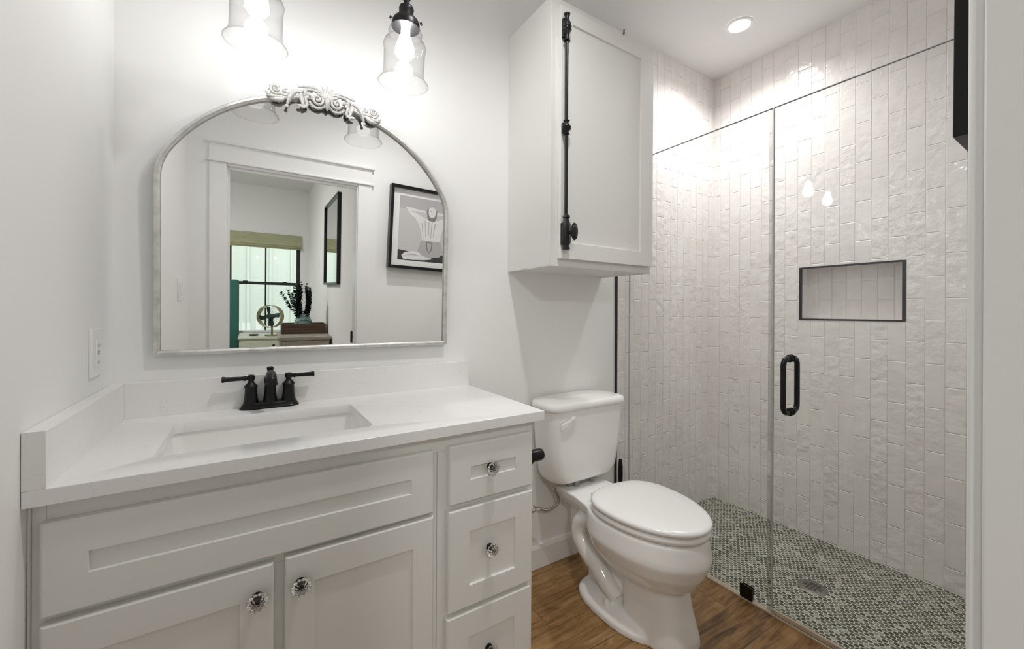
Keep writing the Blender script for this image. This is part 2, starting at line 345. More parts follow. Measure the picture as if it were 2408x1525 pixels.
def smoothpath(pts, n=8):
    """Catmull-Rom through pts"""
    P = [Vector(p) for p in pts]; P = [2 * P[0] - P[1]] + P + [2 * P[-1] - P[-2]]; out = []
    for i in range(1, len(P) - 2):
        for k in range(n):
            t = k / n; a, b, c_, d = P[i - 1:i + 3]
            out.append(0.5 * ((2 * b) + (c_ - a) * t + (2 * a - 5 * b + 4 * c_ - d) * t * t + (3 * b - a - 3 * c_ + d) * t ** 3))
    out.append(P[-2]); return out

# ---------------------------------------------------------------- room shell
H, XR, YF, WT = 2.74, 2.905, -1.4914, 0.112
YB = YF - WT                              # bedroom face of the door wall
BX0, BX1, BY = -2.6, 1.0083, -5.5464      # bedroom extents
DX0, DX1, DZ = 0.188, 0.9306, 2.005       # clear door opening
TX = 1.997                                # where the shower tile starts
struct(MB().box(-0.12, TX, 0, 0.12, 0, H).build('wall_back', M['wall'], smooth=False))
struct(MB().box(TX + 0.013, XR, -0.006, 0.12, -0.03, H).build('wall_back_tiled', M['tile_back'], smooth=False))
struct(MB().box(-0.12, 0, YB, 0, 0, H).build('wall_left', M['wall'], smooth=False))
NY0, NY1, NZ0, NZ1, ND = -0.9515, -0.512, 1.174, 1.462, 0.09
t = 0.14
wr = MB().box(XR, XR + t, YB, NY0, -0.03, H).box(XR, XR + t, NY1, 0.12, -0.03, H).box(XR, XR + t, NY0, NY1, -0.03, NZ0).box(XR, XR + t, NY0, NY1, NZ1, H).box(XR + ND, XR + t, NY0, NY1, NZ0, NZ1)
struct(wr.build('wall_right', M['tile_side'], smooth=False))
fr = MB().box(-0.12, DX0 - 0.018, YB, YF, 0, H).box(DX1 + 0.018, XR, YB, YF, 0, H).box(DX0 - 0.018, DX1 + 0.018, YB, YF, DZ + 0.018, H)
struct(fr.build('wall_front', M['wall'], smooth=False))
struct(MB().box(-0.12, XR + 0.14, YB, 0.12, H, H + 0.08).build('ceiling', M['ceil'], smooth=False))
XG = 2.105
struct(MB().box(-0.12, XG - 0.013, YB, 0.12, -0.05, 0).build('floor', M['plank'], smooth=False))
struct(MB().box(XG + 0.013, XR, YF, 0, -0.05, -0.002).build('floor_shower', M['penny'], smooth=False))
struct(MB().box(XG - 0.013, XG + 0.013, YF, 0, -0.05, 0.007).build('trim_1', M['thresh'], bevel=0.002))
tag(bpy.data.objects['trim_1'], 'narrow stone threshold strip under the shower glass')
struct(MB().box(TX, TX + 0.013, -0.0075, 0.0, 0, H).build('trim_2', M['schluter'], bevel=0.001))
tag(bpy.data.objects['trim_2'], 'thin black metal edging where the wall tile begins')
nt = MB(); e = 0.012
nt.box(XR - 0.002, XR + 0.012, NY0 - 0.001, NY0 + e, NZ0, NZ1).box(XR - 0.002, XR + 0.012, NY1 - 0.009, NY1 + 0.002, NZ0, NZ1)
nt.box(XR - 0.002, XR + 0.012, NY0 + e, NY1 - 0.009, NZ1 - 0.008, NZ1 + 0.001).box(XR - 0.002, XR + 0.012, NY0 + e, NY1 - 0.009, NZ0 - 0.001, NZ0 + 0.0075)
struct(nt.build('trim_3', M['schluter'], smooth=False)); tag(bpy.data.objects['trim_3'], 'dark metal edging framing the shower niche')
# baseboards
bb = MB(); bb.prism([(0, 0), (-0.015, 0), (-0.015, 0.092), (-0.011, 0.1057), (0, 0.1057)], (1.077, 0, 0), (0, 1, 0), (0, 0, 1), (1, 0, 0), TX - 1.077)
struct(bb.build('baseboard_back', M['trim'], smooth=False))
bb = MB().box(DX1 + 0.1, XG - 0.03, YF, YF + 0.015, 0, 0.1057)
struct(bb.build('baseboard_front', M['trim'], bevel=0.003))
bb = MB().box(0, 0.015, YF + 0.02, -0.55, 0, 0.1057)
struct(bb.build('baseboard_left', M['trim'], bevel=0.003))

# door opening: jamb, stops, casing both sides, hinge
door = empty('door_1', (0.56, YF, 0), None, None); struct(door); pd = P_(door)
jb = MB().box(DX0 - 0.018, DX0, YB, YF, 0, DZ + 0.018).box(DX1, DX1 + 0.018, YB, YF, 0, DZ + 0.018).box(DX0, DX1, YB, YF, DZ, DZ + 0.018)
struct(pd(jb, 'door_jamb', M['trim'], bevel=0.002))
st = MB().box(DX0, DX0 + 0.010, YF - 0.055, YF - 0.03, 0, DZ).box(DX0 + 0.010, DX1, YF - 0.055, YF - 0.03, DZ - 0.014, DZ)
struct(pd(st, 'door_stop', M['trim'], bevel=0.001))
CI0, CI1, CO0, CO1, CZ0, TC = 0.1822, 0.9366, 0.0983, 1.0284, 2.0173, 0.012
for nm, x0, x1 in (('casing_left', CO0, CI0), ('casing_right', CI1, CO1)):
    struct(pd(MB().box(x0, x1, YF, YF + TC, 0, CZ0), nm, M['trim'], bevel=0.0035, seg=3))
struct(pd(MB().box(CO0 - 0.012, CO1 + 0.012, YF, YF + TC + 0.012, CZ0, CZ0 + 0.012), 'casing_bead', M['trim'], bevel=0.003))
struct(pd(MB().box(CO0, CO1, YF, YF + TC, CZ0 + 0.012, 2.126), 'casing_head', M['trim'], bevel=0.001))
struct(pd(MB().box(CO0 - 0.016, CO1 + 0.016, YF, YF + TC + 0.016, 2.126, 2.139), 'casing_cap', M['trim'], bevel=0.003))
struct(pd(MB().box(CO0, CO1, YB - TC, YB, DZ + 0.012, 2.126).box(CO0, CI0, YB - TC, YB, 0, DZ + 0.012).box(CI1, 1.008, YB - TC, YB, 0, DZ + 0.012), 'casing_bedroom', M['trim'], bevel=0.002))
struct(pd(MB().box(DX1 - 0.003, DX1 + 0.002, YB + 0.004, YB + 0.03, 0.90, 0.985).lathe([(0.005, 0), (0.005, 0.088)], (DX1 - 0.004, YB - 0.005, 0.898)), 'hinge', M['black'], smooth=True))

# bedroom shell seen through the door in the mirror
WX0, WX1, WZ0, WZ1 = -0.012, 0.898, 0.60, 2.06
struct(MB().box(BX0, BX1, BY - 0.15, YB, -0.05, 0).build('floor_bedroom', M['carpet'], smooth=False))
struct(MB().box(BX0 - 0.1, BX1 + 0.1, BY - 0.15, YB, H, H + 0.08).build('ceiling_bedroom', M['ceil'], smooth=False))
struct(MB().box(BX1, BX1 + 0.1, BY - 0.15, YB, 0, H).build('wall_bedroom_right', M['wall'], smooth=False))
struct(MB().box(BX0 - 0.1, BX0, BY - 0.15, YB, 0, H).build('wall_bedroom_left', M['wall'], smooth=False))
struct(MB().box(BX0, -0.12, YB, YB + 0.1, 0, H).build('wall_bedroom_front', M['wall'], smooth=False))
ww = MB().box(BX0, WX0, BY - 0.15, BY, 0, H).box(WX1, BX1, BY - 0.15, BY, 0, H).box(WX0, WX1, BY - 0.15, BY, 0, WZ0).box(WX0, WX1, BY - 0.15, BY, WZ1, H)
struct(ww.build('wall_bedroom_back', M['wall'], smooth=False))
win = empty('window_1', ((WX0 + WX1) / 2, BY - 0.06, WZ0), None, None); struct(win); pw = P_(win)
f = MB(); ya, yb_ = BY - 0.09, BY - 0.045
f.box(WX0, WX0 + 0.035, ya, yb_, WZ0, WZ1).box(WX1 - 0.05, WX1, ya, yb_, WZ0, WZ1).box(WX0 + 0.035, WX1 - 0.05, ya, yb_, WZ1 - 0.04, WZ1)
struct(pw(f, 'window_frame', M['winblack'], bevel=0.002))
struct(pw(MB().box(WX0 + 0.035, WX1 - 0.05, ya, yb_, WZ0, WZ0 + 0.035), 'bottom_rail', M['trim'], bevel=0.002))
struct(pw(MB().box(WX0 + 0.035, WX1 - 0.05, ya, yb_ + 0.008, 1.31, 1.352).box(0.16, 0.22, yb_, yb_ + 0.018, 1.350, 1.362).box(0.66, 0.72, yb_, yb_ + 0.018, 1.350, 1.362), 'meeting_rail', M['winblack'], bevel=0.002))
struct(pw(MB().box(0.433, 0.453, ya + 0.01, yb_ - 0.005, 1.352, WZ1 - 0.04).box(0.433, 0.453, ya + 0.01, yb_ - 0.005, WZ0 + 0.035, 1.31), 'mullion', M['winblack'], bevel=0.002))
struct(pw(MB().box(WX0 + 0.035, WX1 - 0.05, ya + 0.020, ya + 0.024, WZ0 + 0.035, WZ1 - 0.04), 'window_pane', M['pane'], smooth=False))
struct(pw(MB().box(WX0 - 0.03, WX1 + 0.02, BY - 0.045, BY + 0.045, WZ0 - 0.03, WZ0), 'window_sill', M['trim'], bevel=0.004))
# outside: ground and the neighbouring house wall with battens
struct(MB().box(-6, 7, -14, BY - 0.15, -0.45, -0.25).build('ground_outside', M['lawn'], smooth=False))
sd = MB().box(-4.5, 5.5, -8.25, -8.1, -0.3, 3.6)
for k in range(26): sd.box(-4.4 + k * 0.38, -4.36 + k * 0.38, -8.1, -8.075, -0.3, 3.6)
house = tag(sd.build('neighbouring_house_wall', M['siding'], smooth=False), 'pale sage board and batten house wall outside the bedroom window', 'house wall'); house['kind'] = 'structure'
fc = MB()
for x0_, w_, zt_ in ((0.038, 0.045, 0.63), (0.108, 0.045, 0.63), (0.178, 0.052, 0.63), (0.32, 0.087, 0.68)):
    fc.prism([(0, -0.25), (w_, -0.25), (w_, zt_ - 0.015), (w_ * 0.8, zt_), (w_ * 0.2, zt_), (0, zt_ - 0.015)], (x0_, -7.2, 0), (1, 0, 0), (0, 0, 1), (0, -1, 0), 0.02)
fc.box(-0.35, 0.5, -7.235, -7.22, 0.05, 0.12)
tag(fc.build('picket_fence', M['trim'], smooth=False), 'short white picket fence outside the bedroom window', 'fence')

# ---------------------------------------------------------------- vanity
VF = -0.525
van = empty('vanity_cabinet', (0.54, -0.27, 0), 'white shaker vanity cabinet with crystal knobs below the quartz countertop', 'vanity cabinet'); pv = P_(van)
cb = MB()
X0, X1, ZT = 0.004, 1.077, 0.8742
cb.box(X0, X0 + 0.018, VF, -0.012, 0.10, ZT).box(X1 - 0.018, X1, VF, -0.012, 0.0, ZT).box(X0 + 0.018, X1 - 0.018, -0.02, -0.012, 0.1, ZT).box(X0 + 0.018, X1 - 0.018, VF + 0.02, -0.02, 0.1, 0.118)
cb.box(X0 + 0.018, X1 - 0.018, VF + 0.075, VF + 0.09, 0, 0.1)
# face frame
def ff(a, b, z0, z1): cb.box(a, b, VF, VF + 0.019, z0, z1)
ff(X0 + 0.018, X1 - 0.018, 0.826, ZT); ff(X0 + 0.018, 0.034, 0.1, 0.826); ff(0.728, 0.7580, 0.1, 0.826); ff(0.7592, 0.802, 0.1, 0.826); ff(1.05, X1 - 0.018, 0.1, 0.826)
ff(0.034, 0.728, 0.648, 0.684); ff(0.802, 1.05, 0.648, 0.69); ff(0.802, 1.05, 0.352, 0.392); ff(0.358, 0.406, 0.1, 0.648); ff(0.034, 0.728, 0.1, 0.13); ff(0.802, 1.05, 0.1, 0.13)
cb.box(0.0005, X0, VF - 0.006, -0.02, 0.0, ZT)
cb.box(0.034, 0.728, VF + 0.012, VF + 0.019, 0.684, 0.826)
pv(cb, 'carcass', M['cab'], bevel=0.0012)
def shaker(x0, x1, z0, z1, px0, px1, pz0, pz1, yb0, yf, rec=0.007, cham=0.004):
    """slab with a chamfered outside edge and a recessed centre panel, facing -y"""
    b = MB()
    def ring(a0, a1, c0, c1, y): return [(a0, y, c0), (a1, y, c0), (a1, y, c1), (a0, y, c1)]
    b.loops([ring(x0, x1, z0, z1, yb0), ring(x0, x1, z0, z1, yf + cham), ring(x0 + cham, x1 - cham, z0 + cham, z1 - cham, yf),
             ring(px0, px1, pz0, pz1, yf), ring(px0 + 0.0015, px1 - 0.0015, pz0 + 0.0015, pz1 - 0.0015, yf + rec)], rev=False)
    return b
YFR = -0.545
def knob(parent, x, z, y=YFR):
    """fluted crystal knob on a dark rose; two sub-parts"""
    r = MB().lathe([(0.0105, 0), (0.0105, 0.003), (0.007, 0.005), (0.0062, 0.0105)], (x, y, z), (0, -1, 0), 20)
    a = pv(r, 'knob_rose', M['black'], under=parent)
    k = MB().lathe([(0.0085, 0.0095), (0.0105, 0.0125), (0.0090, 0.0150), (0.0185, 0.0205), (0.0196, 0.0225), (0.0175, 0.0250), (0.0105, 0.0315), (0.0075, 0.0325)], (x, y, z), (0, -1, 0), 24, lobes=12, lobe=0.055)
    b = pv(k, 'knob', M['crystal'], under=parent, smooth=False); b['label'] = 'fluted clear crystal knob'
pv(shaker(0.019, 0.742, 0.673, 0.838, 0.0804, 0.681, 0.7366, 0.7755, VF - 0.001, YFR), 'false_drawer_front', M['cab'], smooth=False)
d = pv(shaker(0.019, 0.3715, 0.10, 0.660, 0.0800, 0.310, 0.165, 0.593, VF - 0.001, YFR), 'door', M['cab'], smooth=False); knob(d, 0.341, 0.597)
d = pv(shaker(0.393, 0.742, 0.10, 0.663, 0.4537, 0.686, 0.165, 0.594, VF - 0.001, YFR), 'door', M['cab'], smooth=False); knob(d, 0.4235, 0.600)
d = pv(shaker(0.7875, 1.065, 0.677, 0.840, 0.851, 1.0025, 0.7378, 0.775, VF - 0.001, YFR), 'drawer', M['cab'], smooth=False); knob(d, 0.9175, 0.762, YFR + 0.007)
d = pv(shaker(0.7855, 1.064, 0.381, 0.662, 0.849, 1.002, 0.4405, 0.594, VF - 0.001, YFR), 'drawer', M['cab'], smooth=False); knob(d, 0.9165, 0.527, YFR + 0.007)
d = pv(shaker(0.781, 1.060, 0.10, 0.369, 0.847, 1.0, 0.16, 0.298, VF - 0.001, YFR), 'drawer', M['cab'], smooth=False); knob(d, 0.915, 0.236, YFR + 0.007)

# countertop with sink cut-out and splashes
ct = empty('countertop', (0.55, -0.28, 0.9036), 'white veined quartz countertop with rear and left splash on the vanity', 'countertop'); pc = P_(ct)
SX, SY, SHX, SHY = 0.381, -0.298, 0.226, 0.156
slab = MB().box(0.001, 1.1012, -0.5572, -0.001, 0.8742, 0.9036).build('slab', M['quartz'], None)
cutter = MB().loops([rrect(SX, SY, SHX, SHY, 0.02, 0.80), rrect(SX, SY, SHX, SHY, 0.02, 0.95)]).build('cut', M['quartz'])
md = slab.modifiers.new('cut', 'BOOLEAN'); md.operation = 'DIFFERENCE'; md.object = cutter; md.solver = 'EXACT'
apply_mods(slab); bpy.data.objects.remove(cutter)
bv = slab.modifiers.new('bevel', 'BEVEL'); bv.width = 0.0016; bv.segments = 2; bv.limit_method = 'ANGLE'; bv.angle_limit = math.radians(50)
slab.parent = ct; slab.location = slab.location - ct.location
pc(MB().box(0.0303, 1.1012, -0.0303, -0.001, 0.9036, 1.0035), 'backsplash', M['quartz'], bevel=0.0007)
pc(MB().box(0.001, 0.0303, -0.5572, -0.001, 0.9036, 1.0035), 'side_splash', M['quartz'], bevel=0.0007)
# sink
sk = MB(); z = 0.8738; a, b = SHX + 0.006, SHY + 0.006
sk.loops([rrect(SX, SY, a + 0.022, b + 0.022, 0.04, z - 0.012), rrect(SX, SY, a + 0.022, b + 0.022, 0.04, z), rrect(SX, SY, a, b, 0.022, z), rrect(SX, SY, a - 0.003, b - 0.003, 0.025, z - 0.02),
          rrect(SX, SY, a - 0.018, b - 0.016, 0.04, z - 0.115), rrect(SX, SY, a - 0.04, b - 0.04, 0.05, z - 0.138), rrect(SX, SY, 0.03, 0.03, 0.02, z - 0.146), rrect(SX, SY, 0.022, 0.022, 0.0215, z - 0.147)], cap0=False)
sink = tag(sk.build('sink_basin', M['porc'], smooth=True, angle=60), 'white rectangular undermount basin set in the quartz countertop', 'sink')
so = sink.modifiers.new('sol', 'SOLIDIFY'); so.thickness = 0.007; so.offset = -1
MB().lathe([(0.021, 0), (0.021, 0.002), (0.016, 0.0035)], (SX, SY, z - 0.1475)).build('drain', M['black'], sink)

# faucet
fx, fy, fz = 0.3815, -0.057, 0.9037
fa = empty('faucet', (fx, fy, fz), 'black two-handle centerset faucet standing behind the basin', 'faucet'); pf = P_(fa)
def stad(hx, hy, z, n=16):
    L = []
    for s_, a0 in ((1, -90), (-1, 90)):
        for k in range(n + 1):
            a = math.radians(a0 + 180 * k / n); L.append((fx + s_ * (hx - hy) + hy * math.cos(a), fy + hy * math.sin(a), z))
    return L
pf(MB().loops([stad(0.0825, 0.026, fz), stad(0.0825, 0.026, fz + 0.004), stad(0.079, 0.0235, fz + 0.0065), stad(0.076, 0.0215, fz + 0.013), stad(0.072, 0.0185, fz + 0.018), stad(0.070, 0.0165, fz + 0.019)]), 'base_plate', M['black'])
for sgn in (-1, 1):
    hx = fx + sgn * 0.0518
    hb = pf(MB().lathe([(0.0215, 0.016), (0.0205, 0.022), (0.0182, 0.036), (0.0168, 0.052), (0.0166, 0.066), (0.0185, 0.0685), (0.0185, 0.0715), (0.0135, 0.077), (0.0085, 0.083), (0.0078, 0.087), (0.0098, 0.091), (0.0108, 0.096), (0.0108, 0.1025), (0.006, 0.1055), (0.0, 0.106)], (hx, fy, fz)), 'handle', M['black'])
    lv = [(0.0055, 0.006), (0.0065, 0.014), (0.0085, 0.0175), (0.0062, 0.021), (0.0062, 0.028), (0.0068, 0.05), (0.0075, 0.066), (0.0095, 0.072), (0.0090, 0.0755), (0.0, 0.0765)]
    pf(MB().lathe(lv, (hx, fy, fz + 0.0955), (sgn, -0.04, 0.012)), 'lever', M['black'], under=hb)
pf(MB().lathe([(0.0205, 0.016), (0.0195, 0.024), (0.0165, 0.045), (0.0155, 0.068), (0.0165, 0.085), (0.0172, 0.090), (0.0155, 0.096), (0.012, 0.104), (0.006, 0.108), (0.0, 0.1085)], (fx, fy, fz)), 'spout_post', M['black'])
sp = smoothpath([(fx, fy, fz + 0.085), (fx, fy - 0.020, fz + 0.101), (fx, fy - 0.048, fz + 0.109), (fx, fy - 0.074, fz + 0.107), (fx, fy - 0.091, fz + 0.099), (fx, fy - 0.0955, fz + 0.090)], 6)
sp += [Vector((fx, fy - 0.0955, fz + 0.0885)), Vector((fx, fy - 0.0955, fz + 0.086)), Vector((fx, fy - 0.0955, fz + 0.084))]
rr_ = [0.0135 + 0.0018 * (i / (len(sp) - 1)) for i in range(len(sp))]; rr_[-4] = 0.0155; rr_[-3] = rr_[-2] = rr_[-1] = 0.0175
pf(MB().tube(sp, rr_, 20), 'spout', M['black'])
pf(MB().lathe([(0.0045, 0.100), (0.0045, 0.112), (0.0085, 0.115), (0.0100, 0.122), (0.0100, 0.126), (0.006, 0.1285), (0, 0.129)], (fx, fy, fz)), 'lift_knob', M['black'])

# ---------------------------------------------------------------- mirror
mb_, ma_ = 0.0249, -0.0079
MXF = Matrix.Translation((0.546, -0.0125, 1.077)) @ Matrix.Rotation(ma_, 4, 'Z') @ Matrix.Rotation(mb_, 4, 'X')
mir = empty('wall_mirror', (0, 0, 0), 'arched silver framed mirror with carved crest leaning above the faucet', 'mirror'); mir.matrix_world = MXF
HW, SHZ, AR = 0.456, 0.563, 0.50         # half width, shoulder height, arch radius (local, from the bottom edge)
ACZ = SHZ - math.sqrt(AR ** 2 - HW ** 2)
def arch(off, y, n=40):
    r = AR - off; hw = HW - off; sz = ACZ + math.sqrt(r * r - hw * hw); a0 = math.acos(hw / r)
    L = [(-hw, y, off), (hw, y, off)]; da = 0.085          # the shoulders are eased, not sharp
    def ease(sg):
        p0 = (sg * hw, sz - 0.04); p1 = (sg * hw, sz); aa = a0 + da; p2 = (sg * r * math.cos(aa), ACZ + r * math.sin(aa))
        return [((1 - q) ** 2 * p0[0] + 2 * q * (1 - q) * p1[0] + q * q * p2[0], y, (1 - q) ** 2 * p0[1] + 2 * q * (1 - q) * p1[1] + q * q * p2[1]) for q in [j / 8 for j in range(9)]]
    L += ease(1)
    for k in range(1, n):
        a = a0 + da + (PI - 2 * (a0 + da)) * k / n; L.append((r * math.cos(a), y, ACZ + r * math.sin(a)))
    return L + ease(-1)[::-1]
MB().loops([arch(0.008, 0.006), arch(0.008, 0.0)]).build('mirror_glass', M['mirror'], mir, smooth=False)
MB().loops([arch(0.0, 0.010), arch(0.0, -0.011), arch(0.003, -0.014), arch(0.0085, -0.0145), arch(0.011, -0.011), arch(0.0145, -0.009), arch(0.0145, -0.0008), arch(0.0082, -0.0008)], cap0=False, cap1=False).build('frame', M['silver'], mir, smooth=True, angle=30)
# carved crest, laid out as (u along the arch, v outward) and bent onto it
cr = MB(); RC = AR - 0.004
def bend(u, v, y): a = PI / 2 - u / RC; r = RC + v; return (r * math.cos(a), y, ACZ + r * math.sin(a))
def stroke(uv, r0, r1=None, y=-0.020, n=6, k=8, end=None, flat=0.0):
    pts = smoothpath([(u, v, 0) for u, v in uv], n); N = len(pts); r1 = r0 if r1 is None else r1
    rad = [r0 + (r1 - r0) * i / (N - 1) for i in range(N)]
    if end: rad[-1] *= 0.5; rad[0] *= 0.6
    cr.tube([bend(p.x, p.y, y - 0.004 * math.sin(PI * i / (N - 1))) for i, p in enumerate(pts)], rad, k)
def spiral(cu, cv, r0, r1, a0, turns, s, rad0, rad1, y=-0.021):
    N = int(26 * turns); P = []
    for i in range(N + 1):
        f = i / N; a = a0 + s * turns * 2 * PI * f; r = r0 + (r1 - r0) * f
        P.append(bend(cu + r * math.cos(a), cv + r * math.sin(a), y - 0.004 * f))
    cr.tube(P, [rad0 + (rad1 - rad0) * i / N for i in range(N + 1)], 8)
def blob(u, v, r, sc=(1, 0.6, 1), y=-0.021): cr.sphere(bend(u, v, y), r, 10, sc)
def leaf(uv, w, y=-0.017, n=6):
    pts = smoothpath([(u, v, 0) for u, v in uv], n); N = len(pts)
    cr.tube([bend(p.x, p.y, y - 0.003 * math.sin(PI * i / (N - 1))) for i, p in enumerate(pts)], [max(0.0012, w * (0.35 + 0.9 * math.sin(PI * (0.12 + 0.80 * i / (N - 1))) ** 1.5) * (0.78 if i % 2 else 1.0)) for i in range(N)], 8)
for ang in (-58, -40, -20, 0, 20, 40, 58):             # shell palmette at the top
    a = math.radians(90 - ang); L_ = 0.050 - 0.0002 * abs(ang)
    leaf([(0, -0.022), (0.012 * math.cos(a), -0.004 + 0.016 * math.sin(a)), (L_ * math.cos(a), -0.004 + L_ * math.sin(a))], 0.0058, -0.020)
leaf([(0, 0.018), (0, -0.006), (0, -0.036)], 0.0085, -0.021)
for s in (-1, 1):
    spiral(s * 0.031, -0.006, 0.0205, 0.004, PI / 2, 1.55, s, 0.0056, 0.0036)
    blob(s * 0.031, -0.006, 0.0062)
    for k in range(9):                                 # scalloped lower lip of the volute
        a = math.radians(205 + 17 * k) if s < 0 else math.radians(-25 - 17 * k)
        blob(s * 0.031 + 0.0265 * math.cos(a), -0.006 + 0.0265 * math.sin(a), 0.0056, (1, 0.8, 1), -0.017)
    stroke([(s * 0.008, -0.030), (s * 0.006, -0.004), (s * 0.016, 0.018), (s * 0.040, 0.026)], 0.0042, 0.0034)
    stroke([(s * 0.012, 0.006), (s * 0.026, 0.026), (s * 0.052, 0.031), (s * 0.078, 0.030)], 0.0050, 0.0040, -0.018); blob(s * 0.080, 0.0305, 0.0068)
    stroke([(s * 0.030, 0.020), (s * 0.052, 0.022), (s * 0.066, 0.014), (s * 0.068, 0.000)], 0.0046, 0.0040); blob(s * 0.062, -0.002, 0.0064)
    leaf([(s * 0.044, 0.018), (s * 0.060, 0.022), (s * 0.080, 0.014)], 0.0060, -0.015); leaf([(s * 0.050, 0.004), (s * 0.064, 0.010), (s * 0.078, 0.004)], 0.0068, -0.014)
    for k in range(7):                                 # acanthus leaf hanging below the scroll
        leaf([(s * (0.076 - 0.001 * k), 0.014 - 0.004 * k), (s * (0.082 - 0.0005 * k), 0.004 - 0.005 * k), (s * (0.0935 - 0.0045 * k), -0.006 - 0.0055 * k)], 0.0050, -0.0165)
        leaf([(s * (0.074 - 0.001 * k), 0.012 - 0.004 * k), (s * (0.068 - 0.0005 * k), 0.002 - 0.005 * k), (s * (0.064 + 0.002 * k), -0.008 - 0.0045 * k)], 0.0042, -0.016)
    blob(s * 0.088, -0.033, 0.0072, (1.5, 0.6, 0.8)); blob(s * 0.079, -0.036, 0.006); blob(s * 0.071, -0.034, 0.005)
    leaf([(s * 0.074, 0.012), (s * 0.096, 0.010), (s * 0.116, -0.008), (s * 0.132, -0.034)], 0.0070, -0.021); blob(s * 0.1325, -0.035, 0.0062, (1, 0.7, 1))
    leaf([(s * 0.088, 0.000), (s * 0.112, -0.010), (s * 0.124, -0.026)], 0.0045, -0.018)
    stroke([(s * 0.074, -0.002), (s * 0.098, -0.006), (s * 0.122, -0.010), (s * 0.148, -0.004)], 0.0052, 0.0062, -0.016)
    leaf([(s * 0.100, 0.004), (s * 0.122, 0.000), (s * 0.140, 0.006)], 0.0064, -0.015)
    for k in range(15):                                # beaded rope
        u = 0.102 + 0.0036 * k; blob(s * u, -0.004 + 0.011 * ((u - 0.102) / 0.05) ** 2, 0.0043, (1, 0.9, 1), -0.021)
    spiral(s * 0.151, 0.018, 0.0150, 0.003, -PI / 2, 1.5, s, 0.0048, 0.0034)
    blob(s * 0.151, 0.018, 0.0052)
    for k in range(6):
        a = math.radians(40 + 42 * k); blob(s * (0.151 - 0.0165 * math.cos(a)), 0.018 + 0.0165 * math.sin(a), 0.0042, (1, 0.7, 1), -0.016)
    leaf([(s * 0.116, 0.004), (s * 0.128, 0.012), (s * 0.120, 0.020)], 0.0050); blob(s * 0.120, 0.019, 0.0050)
    leaf([(s * 0.128, -0.008), (s * 0.152, -0.014), (s * 0.176, -0.006)], 0.0085, -0.016); leaf([(s * 0.140, -0.004), (s * 0.164, -0.004), (s * 0.182, 0.004)], 0.0060, -0.018)
    leaf([(s * 0.154, -0.002), (s * 0.172, 0.004), (s * 0.180, 0.014)], 0.0055, -0.016)
cr.build('crest', M['crest'], mir, smooth=True, angle=180)

# ---------------------------------------------------------------- vanity light
vl = empty('vanity_light', (0.532, 0, 2.42), 'two-light dark bronze wall fixture with clear glass shades above the mirror', 'wall light'); pl = P_(vl)
ZB = 2.180
pl(MB().lathe([(0.062, 0), (0.062, 0.012), (0.05, 0.022), (0.0, 0.024)], (0.532, 0, 2.42), (0, -1, 0)), 'backplate', M['bronze'])
pl(MB().tube(smoothpath([(0.532, -0.01, 2.42), (0.532, -0.15, 2.42), (0.532, -0.27, 2.36), (0.532, -0.312, ZB)]), 0.009), 'arm', M['bronze'])
LX = ((0.336, -0.279, 1.925), (0.727, -0.313, 1.921))
LT = []
for (x, y, z0) in LX: LT.append(Vector((x + 0.004, y - 0.018, ZB)))
ba, bz = LT; pl(MB().tube([ba + (ba - bz) * 0.02, ba, bz - (bz - ba) * 0.02], 0.0065).tube([bz - (bz - ba) * 0.05, bz - (bz - ba) * 0.015], 0.0095), 'crossbar', M['bronze'])
for (x, y, z0), top in zip(LX, LT):
    o = Vector((x, y, z0)); dv = (top - o).normalized(); hh = (top - o).length
    sk_ = MB().sphere(top, 0.0125, 16).lathe([(0.0085, hh - 0.03), (0.0085, hh)], o, dv, 20)
    sk_.lathe([(0.0, 0.240), (0.014, 0.238), (0.021, 0.232), (0.023, 0.224), (0.022, 0.220), (0.022, 0.206), (0.024, 0.204), (0.030, 0.200), (0.038, 0.192), (0.0425, 0.183), (0.0425, 0.168), (0.040, 0.168)][::-1], o, dv, 32)
    a = dv.orthogonal().normalized(); b2 = dv.cross(a)
    for q in range(3):
        v = a * math.cos(q * 2.094 + 0.5) + b2 * math.sin(q * 2.094 + 0.5)
        sk_.lathe([(0.0025, 0.040), (0.0025, 0.049), (0.005, 0.050), (0.005, 0.054), (0, 0.055)], o + dv * 0.176, v, 10)
    soc = pl(sk_, 'socket', M['bronze'])
    sh = MB(); pr = [(0.0755, 0.000), (0.0735, 0.003), (0.0665, 0.013), (0.0625, 0.026), (0.0615, 0.05), (0.0620, 0.095), (0.0640, 0.106), (0.0650, 0.112), (0.0620, 0.121), (0.0520, 0.130), (0.0485, 0.136), (0.0500, 0.146), (0.0515, 0.152), (0.0480, 0.162), (0.0400, 0.170)]
    sh.lathe(pr, o, dv, 48, cap0=False, cap1=False)
    rim = [o + (a * math.cos(t_) + b2 * math.sin(t_)) * 0.0757 for t_ in [2 * PI * i / 48 for i in range(48)]]
    sh.tube(rim, 0.0014, 8, cyc=True)
    pl(sh, 'glass_shade', M['shade'], angle=180)
    bb_ = MB().lathe([(0.0, 0.070), (0.012, 0.0725), (0.0215, 0.079), (0.0275, 0.090), (0.0290, 0.102), (0.0265, 0.116), (0.0200, 0.132), (0.0140, 0.146), (0.0130, 0.168)], o, dv, 24, cap0=False)
    pl(bb_, 'bulb', M['bulb'], angle=180)['label'] = 'glowing bulb'

